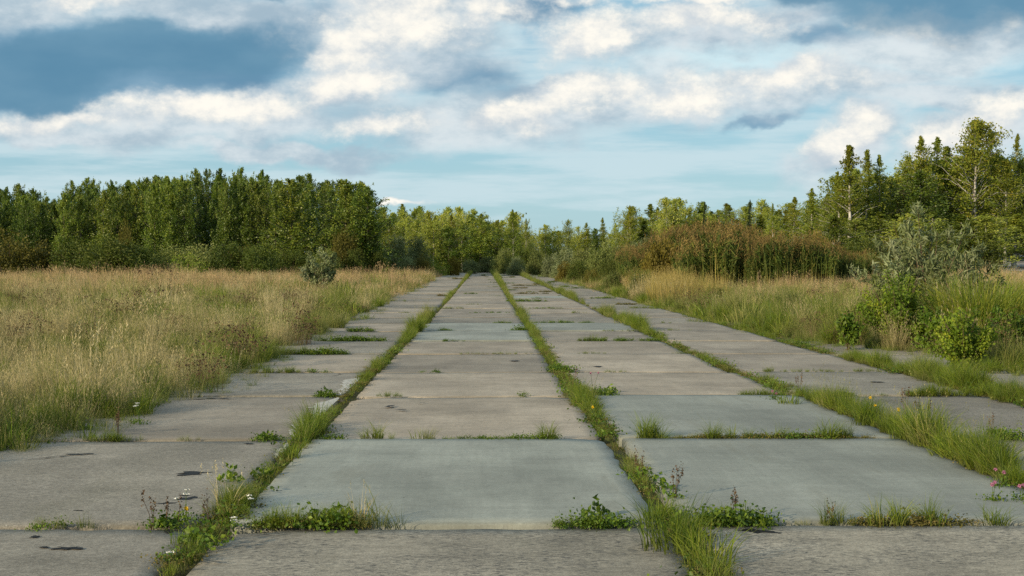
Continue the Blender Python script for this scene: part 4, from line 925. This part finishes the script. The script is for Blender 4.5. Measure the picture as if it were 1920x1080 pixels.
for oi_, (px, top, wd_) in enumerate(((1560, 400, 90), (1600, 410, 100), (1650, 395, 110), (1700, 400, 120), (1750, 395, 120), (1800, 400, 120), (1850, 405, 120), (1900, 400, 120), (1960, 395, 120))):
    plant_tree(px, top, 98 + random.uniform(-2, 3), random.choice(['birch', 'birch', 'light']), wd_, ORD[oi_] + ' low bushy tree from the left at the foot of the tall trees', group='low trees at the foot of the tall right trees')
for q, (px, top, D, wd_) in enumerate(((1572, 330, 104, 80), (1607, 318, 107, 70), (1640, 325, 108, 76), (1685, 325, 112, 84), (1712, 292, 112, 84), (1742, 300, 114, 80), (1772, 296, 113, 84), (1805, 285, 112, 90), (1842, 290, 114, 96), (1872, 292, 111, 90), (1908, 300, 113, 90), (1950, 305, 113, 90))):
    plant_tree(px, top, D, 'light', wd_ * 1.15, ORD[q] + ' leafy yellow-green tree from the left among the tall birches', group='leafy trees among the tall birches')
# shrubs
SH = [(1150, 503, 44, 'willow', 70, 'small olive bush in the grass before the golden reeds'), (1195, 512, 54, 'dark_shrub', 57, 'low green bush between slabs and golden grass'), (1345, 545, 60, 'brown_shrub', 46, 'low brownish bush in front of the reeds'), (1480, 552, 70, 'willow', 40, 'low grey-green bush in the right grass below the reeds'), (1545, 560, 64, 'bright', 37, 'low yellow-green bush in the right grass'), (1110, 498, 40, 'brown_shrub', 84, 'rusty small bush beside the far right slabs'), (1620, 585, 60, 'dark_shrub', 31, 'dark low bush left of the bright green shrub'),
      (-90, 430, 190, 'dark_shrub', 104, 'dark bush beyond the left edge'), (20, 428, 150, 'brown_shrub', 103, 'brownish dark bush at the left edge'), (85, 448, 120, 'brown_shrub', 105, 'rusty brown bush, second from the left edge'),
      (150, 444, 120, 'dark_shrub', 103, 'dark green willow bush third from the left edge'), (215, 440, 150, 'dark_shrub', 101, 'big dark rounded willow bush left of the pale hedge'), (262, 455, 100, 'dark_shrub', 103, 'dark bush on the right flank of the big dark one'),
      (325, 456, 110, 'willow', 106, 'pale green bush beside the dark willow bushes'), (375, 452, 120, 'willow', 105, 'pale rounded willow bush in the middle of the hedge'), (350, 468, 90, 'bright', 102, 'yellowish green low bush in front of the pale hedge'),
      (430, 450, 120, 'dark_shrub', 104, 'olive dark bush right of the pale willows'), (480, 452, 90, 'dark_shrub', 103, 'dark bush at the right end of the left hedge'), (455, 452, 90, 'brown_shrub', 105, 'brown tinted bush peeping behind the dark ones'),
      (545, 462, 90, 'dark_shrub', 110, 'low green bush left of the field sapling'), (590, 468, 80, 'dark_shrub', 110, 'low dark bush behind the field sapling'), (610, 462, 60, 'willow', 109, 'low pale bush behind the field sapling'),
      (665, 462, 60, 'dark_shrub', 111, 'dark undergrowth bush below the brown tree'), (705, 466, 60, 'dark_shrub', 113, 'dark bush under the end of the wood'),
      (745, 436, 74, 'silver', 128, 'silvery round willow left of the runway end'), (785, 438, 60, 'silver', 132, 'smaller silvery willow beside the round one'), (715, 462, 40, 'willow', 126, 'low green bush left of the silvery willow'),
      (762, 478, 44, 'silver', 124, 'low silvery bush at the field edge'), (792, 474, 46, 'brown_shrub', 124, 'brown bush at the field edge near the runway end'), (822, 474, 60, 'bright', 126, 'low yellow-green bush at the field edge'),
      (850, 478, 30, 'orange_shrub', 128, 'yellowing low bush left of the runway end'), (880, 484, 44, 'silver', 150, 'grey-green bush right behind the runway end'), (915, 478, 44, 'silver', 152, 'silvery bush behind the middle of the runway end'), (905, 492, 40, 'willow', 186, 'low willow closing the end of the runway'),
      (945, 462, 52, 'willow', 140, 'olive willow bush right of the runway end'), (968, 445, 60, 'bright', 150, 'yellow-green bush in front of the thin young tree'), (990, 452, 60, 'dark_shrub', 138, 'dark olive bush right of the runway end'), (1010, 462, 56, 'willow', 130, 'olive rounded bush beyond the first right shrubs'),
      (970, 478, 40, 'silver', 128, 'small silvery bush by the right runway edge'), (1035, 472, 50, 'silver', 118, 'small silvery willow bush beside the runway'), (1060, 460, 66, 'silver', 112, 'silvery willow bush on the right of the runway'), (1095, 462, 70, 'willow', 106, 'yellowish willow bush right of the silvery one'),
      (1130, 448, 90, 'willow', 104, 'olive willow hedge bush with dark foot'), (1175, 444, 100, 'willow', 102, 'rounded pale willow in the right hedge'), (1215, 440, 110, 'silver', 100, 'silver-topped willow behind the rusty reeds'), (1262, 436, 100, 'silver', 100, 'silvery willow at the right end of the hedge'),
      (1150, 474, 60, 'dark_shrub', 96, 'dark low bush under the willow hedge'), (1060, 488, 40, 'orange_shrub', 96, 'low rusty bush in the grass right of the runway'), (1085, 484, 60, 'dark_shrub', 92, 'low green bush in the right grass'),
      (1245, 442, 88, 'orange_shrub', 68, 'orange-brown bush at the near end of the reeds'), (1222, 470, 60, 'orange_shrub', 70, 'lower rusty bush left of the orange one'), (1205, 500, 60, 'dark_shrub', 62, 'dark green weeds clump below the orange bush'), (1310, 520, 60, 'dark_shrub', 60, 'dark green bush at the foot of the reeds'), (1275, 530, 50, 'dark_shrub', 56, 'small dark leafy bush at the edge of the right grass'),
      (1530, 432, 70, 'orange_shrub', 82, 'yellowing bush at the far end of the reeds'), (1570, 450, 90, 'brown_shrub', 84, 'brownish bush right of the reeds'), (1620, 440, 110, 'dark_shrub', 88, 'dark olive bush below the tall birch'), (1500, 440, 90, 'willow', 92, 'olive bush behind the reeds'),
      (1690, 432, 110, 'brown_shrub', 88, 'brown olive bush behind the silver willow'), (1760, 420, 130, 'dark_shrub', 90, 'dark bush behind the silver willow'), (1830, 430, 110, 'dark_shrub', 96, 'dark green bush left of the path'), (1890, 440, 90, 'brown_shrub', 134, 'brown bush beside the top of the path'), (1930, 450, 90, 'brown_shrub', 138, 'rusty bush at the right edge above the path'),
      (1640, 470, 90, 'willow', 72, 'straggling olive bush between reeds and silver willow')]
for px, top, wd_, k, D, lab in SH: plant_tree(px, top, D, k, wd_, lab, 'shrub' if k not in ('silver', 'willow') else 'willow')
t_ = plant_tree(645, 412, 112, 'brown_shrub', 66, 'brownish olive tree standing in front of the dark gap', 'tree', 'bushy_tree'); t_.scale.z = t_.scale.z
plant_tree(690, 420, 114, 'dark_shrub', 70, 'dark olive bushy tree right of the brownish one', 'tree', 'bushy_tree')
plant_tree(237, 396, 112, 'brown_shrub', 34, 'rusty brown withered tree in the left wood', 'tree', 'withered_tree')

# sapling and hand-built near shrubs with long leaves
def stem_shrub(name, px, base_py, H, W, mat, label, seed, nst=9, leaf=.12, aspect=.26, per=26, lean=.5, lo=.35, twig='twig', cat='shrub', size_r=.012, ex=1.2):
    x_, y_ = ground_xy(px, base_py); z_ = float(gh(x_, y_)); r = np.random.default_rng(seed)
    root = thing(name, label, cat, (x_, y_, z_))
    for s in range(nst):
        mb = MB(); lf = MB(); a = r.uniform(0, 6.283); rr = W * .5 * r.uniform(.25, 1)
        h_ = H * r.uniform(.5, 1.0) * (1 - .45 * rr / (W * .5))
        P = np.array([(math.cos(a) * rr * t ** ex, math.sin(a) * rr * t ** ex, h_ * t) for t in np.linspace(0, 1, 7)]) + np.cumsum(r.normal(0, .02 * H / 3, (7, 3)), 0) * [1, 1, .2]
        P[0] = (P[0][0], P[0][1], -.05)
        tube(mb, P, np.linspace(size_r, .003, 7), 5)
        cs = []; ds = []
        for b in range(int(7 + r.integers(4))):
            t = r.uniform(lo, .98); p0 = np.array([np.interp(t, np.linspace(0, 1, 7), P[:, q]) for q in range(3)])
            aa = a + r.normal(0, 1.2); L = H * .22 * r.uniform(.5, 1.1) * (1.15 - t); d = np.array([math.cos(aa), math.sin(aa), r.uniform(.6, 1.4)]); d /= np.linalg.norm(d)
            p1 = p0 + d * L; tube(mb, [p0, (p0 + p1) / 2 + [0, 0, .01], p1], [size_r * .4, size_r * .28, .002], 3)
            k = int(per * r.uniform(.6, 1.2)); tt = r.uniform(.1, 1.05, k)
            cs.append(p0 + (p1 - p0) * tt[:, None] + r.normal(0, max(leaf * .35, .045), (k, 3))); ds.append(np.repeat(d[None], k, 0))
        leaves(lf, np.concatenate(cs), leaf, r, np.clip(r.uniform(0, .6, sum(map(len, cs))) + .5 * r.random() ** 1.5, 0, 1), aspect, outward=np.concatenate(ds) * .9, up=.15)
        st = obj('stem', mb.mesh('stem', M[twig]), root); obj('leaves', lf.mesh('leaves', M[mat]), st)
    return root
stem_shrub('sapling', 597, 546, 2.6, 2.1, 'silver', 'lone grey-green willow sapling standing in the left field', 5, 26, .12, .42, 44, lo=.0, cat='sapling', ex=.55)
stem_shrub('sapling', 722, 528, 1.2, .6, 'dark_shrub', 'small dark sapling in the far left field grass', 6, 5, .13, .5, 20, lo=.2, cat='sapling')
stem_shrub('willow_shrub', 1745, 628, 3.2, 3.4, 'silver', 'tall loose willow shrub with long silvery leaves', 8, 40, .15, .23, 24, lo=.35, cat='willow', size_r=.014)
stem_shrub('willow_shrub', 1660, 640, 1.9, 1.5, 'willow', 'low leaning willow with narrow leaves left of the silvery one', 9, 10, .12, .22, 16, lo=.4, cat='willow')
stem_shrub('bright_shrub', 1685, 652, 1.8, 1.5, 'bright', 'tall bright green leafy shrub in front of the silvery willow', 11, 40, .045, .75, 40, lo=.05, cat='shrub', size_r=.008)
stem_shrub('bright_shrub', 1812, 688, 1.2, 1.5, 'bright', 'lower bright green leafy shrub near the right edge', 12, 34, .045, .75, 34, lo=.05, cat='shrub', size_r=.008)
stem_shrub('bright_shrub', 1745, 655, 1.0, 1.1, 'leafy', 'darker green shrub between the two bright ones', 32, 22, .045, .7, 28, lo=.05, cat='shrub', size_r=.008)
stem_shrub('bright_shrub', 1885, 640, 1.3, 1.2, 'leafy', 'dark leafy shrub rising out of the tussock grass at right', 33, 20, .045, .7, 26, lo=.15, cat='shrub', size_r=.008)
stem_shrub('leafy_sapling', 1590, 655, .95, .4, 'leafy', 'dark leafy sapling in the right grass', 13, 5, .07, .6, 30, lo=.2, cat='sapling', size_r=.007)
stem_shrub('leafy_sapling', 1890, 660, 1.0, .9, 'leafy', 'dark green leafy weed clump at the right edge', 14, 8, .06, .6, 26, lo=.1, cat='weed', size_r=.006)
# bare brown stems under the willow
for px, q in ((1760, 21), (1800, 22)):
    stem_shrub('bare_shrub', px, 632, 1.5, 1.2, 'brown_shrub', {1760: 'thicket of bare reddish stems under the silvery willow', 1800: 'thin bare stems right of the silvery willow'}[px], q, 12, .05, .4, 4, lo=.5, cat='shrub')

# ------------------------------------------------------------------ single tufts and flowers
def tuft_mesh(name, mat, n, h, sp, wd, seed, bend=.75, head=False):
    r = np.random.default_rng(seed); mb = MB(); blades(mb, n, h, sp, wd, r, bend, .1, (0, 1), 6, .4)
    blades(mb, n // 3, h * .55, sp * 1.1, wd, r, 1.3, .3, (.5, 1), 5)
    if head:
        tp = blades(mb, n // 4, h * 1.4, sp, wd * .5, r, .3, .05, (.5, 1)); heads(mb, tp, h * .25, h * .02, r, 7)
    return mb.mesh(name, M[mat])
TUFTS = [(1262, 1030, .34, .17, 110, 'green', 'largest lush grass tuft, in the middle joint at the bottom'), (1330, 1060, .26, .14, 80, 'green', 'dark green arching tuft cut by the bottom edge'), (1230, 985, .24, .11, 70, 'green', 'yellow-green tuft above the largest one in the middle joint'),
         (592, 800, .30, .10, 90, 'green', 'upright bright tuft where the left joint meets the second cross joint'), (572, 826, .27, .09, 80, 'green', 'yellow-green tuft beside the smooth slab corner'), (545, 862, .2, .07, 50, 'green', 'slim tuft in the left joint halfway along the smooth slab'),
         (1213, 826, .26, .06, 34, 'green', 'spiky tuft on the cross joint right of the middle joint'), (1552, 826, .24, .07, 34, 'green', 'spiky tuft at the right end of the second cross joint'), (1450, 826, .18, .05, 18, 'green', 'thin upright tuft on the second cross joint'),
         (700, 824, .17, .05, 20, 'green', 'small tuft at the top left corner of the smooth slab'), (1022, 823, .18, .06, 22, 'green', 'small tuft left of the middle joint on the second cross joint'), (783, 824, .13, .06, 16, 'green', 'sparse tuft at the top middle of the smooth slab'),
         (1640, 991, .2, .04, 10, 'green', 'thin upright tuft on the front cross joint, right half'), (1655, 992, .22, .05, 14, 'green', 'pair of stiff blades on the front cross joint'), (1760, 991, .2, .05, 12, 'green', 'leaning blades near the right end of the front cross joint'),
         (1615, 800, .36, .1, 50, 'green', 'tall pale tuft in the right joint behind the second cross joint'), (1480, 760, .2, .12, 60, 'green', 'leafy tuft in the right joint beside the blue slab'), (275, 745, .42, .22, 130, 'green', 'broad lush green tuft at the edge of the left field'),
         (120, 805, .34, .14, 70, 'green', 'fresh green tuft at the left field edge'), (20, 838, .3, .14, 70, 'leafy', 'dark green tuft at the left picture edge'), (1840, 650, 1.35, .8, 1500, 'gold_green', 'great arching green-gold tussock at the right'),
         (670, 986, .2, .07, 26, 'dry', 'wispy dry tuft at the right end of the front left weeds'), (705, 985, .3, .06, 10, 'olive', 'tall thin stalks beside the front left weeds'), (425, 960, .26, .07, 30, 'dry', 'dry upright stalks in the left joint'),
         (232, 640, .75, .18, 110, 'dry', 'tall feathery straw tussock in the left field'), (300, 655, .8, .2, 120, 'dry', 'big fan-shaped straw tussock in the left field'), (160, 760, .66, .18, 100, 'dry', 'pale straw tussock near the left field edge'), (1265, 740, 0, 0, 0, '', ''),
         (1420, 545, .6, .5, 90, 'green', 'bright green clump in front of the reeds')]
for q, (px, py, h, sp, n, mat, lab) in enumerate(TUFTS):
    if not n: continue
    x_, y_ = ground_xy(px, py); z_ = 0.0 if -4 < x_ < 5.8 else float(gh(x_, y_)) - .01
    o = obj('grass_tuft', tuft_mesh('grass_tuft', mat, n, h, sp, (.007 if h < .5 else .009) if h < 1 else .018, 300 + q, .7, mat == 'dry'), None, (x_, y_, z_ - .01)); tag(o, lab, 'grass tuft')
def flower(name, px, py, h, petal, n, label, seed, rad=.016, umbel=False, leafc=True):
    x_, y_ = ground_xy(px, py); r = np.random.default_rng(seed)
    root = thing(name, label, 'flower', (x_, y_, 0))
    st = MB(); tips = []
    for k in range(n):
        a = r.uniform(0, 6.28); l_ = r.uniform(.05, .35) * h; hh = h * r.uniform(.7, 1.05)
        P = [(math.cos(a) * .01, math.sin(a) * .01, -.02), (math.cos(a) * l_ * .4, math.sin(a) * l_ * .4, hh * .5), (math.cos(a) * l_, math.sin(a) * l_, hh)]
        tube(st, P, [.0022, .0018, .0014], 4, .5, 1.0); tips.append(P[-1])
    obj('stem', st.mesh('stem', M['leafy'] if petal != 'weed' else M['weed']), root)
    for tip in tips:
        hd = MB(); tip = np.array(tip)
        if umbel:
            k = 40; rr = rad * 1.5 * np.sqrt(r.random(k)); aa = r.uniform(0, 6.28, k)
            c_ = tip + np.stack([rr * np.cos(aa), rr * np.sin(aa), r.normal(0, .002, k)], 1); leaves(hd, c_, rad * .5, r, .5, .9)
        elif petal == 'weed':
            c_ = tip + r.normal(0, 1, (26, 3)) * [.006, .006, .03]; leaves(hd, c_, .014, r, r.random(26), .7)
        else:
            k = 50; v = rand_unit(k, r); leaves(hd, tip + v * rad * .6, rad * .8, r, .5, .5, outward=v * 1.5)
        obj('flower_head', hd.mesh('flower_head', M[petal]), root)
    if leafc: obj('foliage', random.choice(SRC['leafy'].objects).data, root, (0, 0, 0), None, (.7, .7, .8))
    return root
FL = [('yarrow', 346, 975, .18, 'white_petal', 3, 'white yarrow heads left of the long joint', True), ('yarrow', 455, 966, .13, 'white_petal', 2, 'white yarrow in the left joint beside the smooth slab', True), ('yarrow', 434, 990, .07, 'white_petal', 2, 'low white flowers at the front of the left joint', True),
      ('yarrow', 262, 795, .2, 'white_petal', 3, 'white yarrow leaning out from the left field', True), ('daisy', 320, 1052, .05, 'white_petal', 1, 'tiny white flower at the tip of the left joint grass', True),
      ('clover', 1866, 945, .12, 'pink_petal', 2, 'pink clover heads in the lower right joint', False), ('clover', 1880, 918, .12, 'pink_petal', 2, 'pink clover pair higher in the right joint', False), ('clover', 1918, 945, .12, 'pink_petal', 2, 'pink clover at the right picture edge', False),
      ('clover', 1455, 752, .10, 'pink_petal', 2, 'pale pink flower by the corner of the blue slab', False), ('thistle', 1112, 738, .28, 'pink_petal', 2, 'purple thistle on the middle joint', False), ('hawkweed', 1112, 790, .14, 'yellow_petal', 1, 'small yellow flower in the middle joint', False),
      ('hawkweed', 1640, 800, .26, 'yellow_petal', 2, 'yellow flowers in the right joint', False), ('hawkweed', 1690, 808, .24, 'yellow_petal', 2, 'yellow flowers further along the right joint', False), ('hawkweed', 350, 985, .10, 'yellow_petal', 1, 'yellow flower beside the yarrow', False),
      ('sorrel', 285, 990, .18, 'weed', 3, 'dark brown dry sorrel on the front cross joint, left', False), ('sorrel', 310, 990, .15, 'weed', 2, 'dark upright dry stalk beside the leafy weed', False), ('sorrel', 330, 990, .16, 'weed', 1, 'single reddish dry stalk near the tar patches', False),
      ('sorrel', 390, 985, .16, 'weed', 2, 'reddish brown dock in the left joint', False), ('sorrel', 1265, 940, .20, 'weed', 4, 'brown dry stalks in the middle joint above the green tuft', False), ('sorrel', 1205, 900, .16, 'weed', 3, 'dark stalks leaning over the right smooth slab', False),
      ('sorrel', 1380, 985, .16, 'weed', 4, 'brown seed stalks on the low weeds right of the middle joint', False), ('sorrel', 1700, 800, .3, 'weed', 5, 'reddish purple grass stalks in the right joint', False), ('sorrel', 1740, 815, .3, 'weed', 5, 'reddish stalks at the right flank of the right joint', False),
      ('sorrel', 220, 815, .2, 'weed', 5, 'dark seed heads at the left field edge on the cross joint', False), ('sorrel', 1070, 735, .25, 'weed', 4, 'brown seed heads above the middle joint', False), ('sorrel', 1500, 735, .18, 'weed', 4, 'brown seed heads in the right joint by the slab corner', False),
      ('sorrel', 1560, 985, .12, 'weed', 2, 'short dry stalks on the front cross joint', False), ('sorrel', 1865, 815, .14, 'weed', 2, 'dry stalk rising from the leafy weed at right', False)]
for q, (nm, px, py, h, pet, n, lab, umb_) in enumerate(FL): flower(nm, px, py, h, pet, n, lab, 700 + q, .016 if pet != 'white_petal' else .014, umb_, pet != 'weed' or q % 3 == 0)
# broad-leaved weeds
for q, (px, py, sc_, lab) in enumerate(((305, 989, 1.0, 'small dark leafy weed on the front cross joint at left'), (500, 824, 1.1, 'low green clover cushion on the second cross joint'), (606, 742, 1.6, 'round green cushion on the third cross joint'), (1120, 975, 1.3, 'leafy weed with upright sprig below the smooth slab'),
                                        (1870, 820, 1.3, 'dandelion rosette on the cross joint at right'), (430, 905, 1.3, 'broad-leaved weed in the left joint'), (490, 895, 1.2, 'leafy green weed spilling onto the slab in the left joint'), (1240, 925, 1.6, 'dark leafy weed above the lush middle tuft'),
                                        (1140, 738, 1.7, 'dark green leafy patch right of the middle joint'), (90, 815, 1.8, 'dark leafy patch below the left field grass'), (360, 1020, 1.2, 'leafy clover at the front end of the left joint'), (640, 970, 1.3, 'broad leaves among the front left weeds'))):
    r = np.random.default_rng(1200 + q); x_, y_ = ground_xy(px, py); mb = MB(); n = 46
    a = r.uniform(0, 6.28, n); rr = .07 * sc_ * np.sqrt(r.random(n)); zz = .015 + .07 * sc_ * r.random(n) * (1 - rr / (.09 * sc_))
    leaves(mb, np.stack([rr * np.cos(a), rr * np.sin(a), zz], 1), .045, r, r.random(n), .62, up=.3)
    if q in (3, 5): leaves(mb, np.stack([r.normal(0, .02, 12), r.normal(0, .02, 12), r.uniform(.05, .14, 12)], 1), .04, r, r.random(12), .6, up=.3)
    tag(obj('leafy_weed', mb.mesh('leafy_weed', M['leafy']), None, (x_, y_, .003)), lab, 'weed')
print('objects', len(bpy.data.objects))
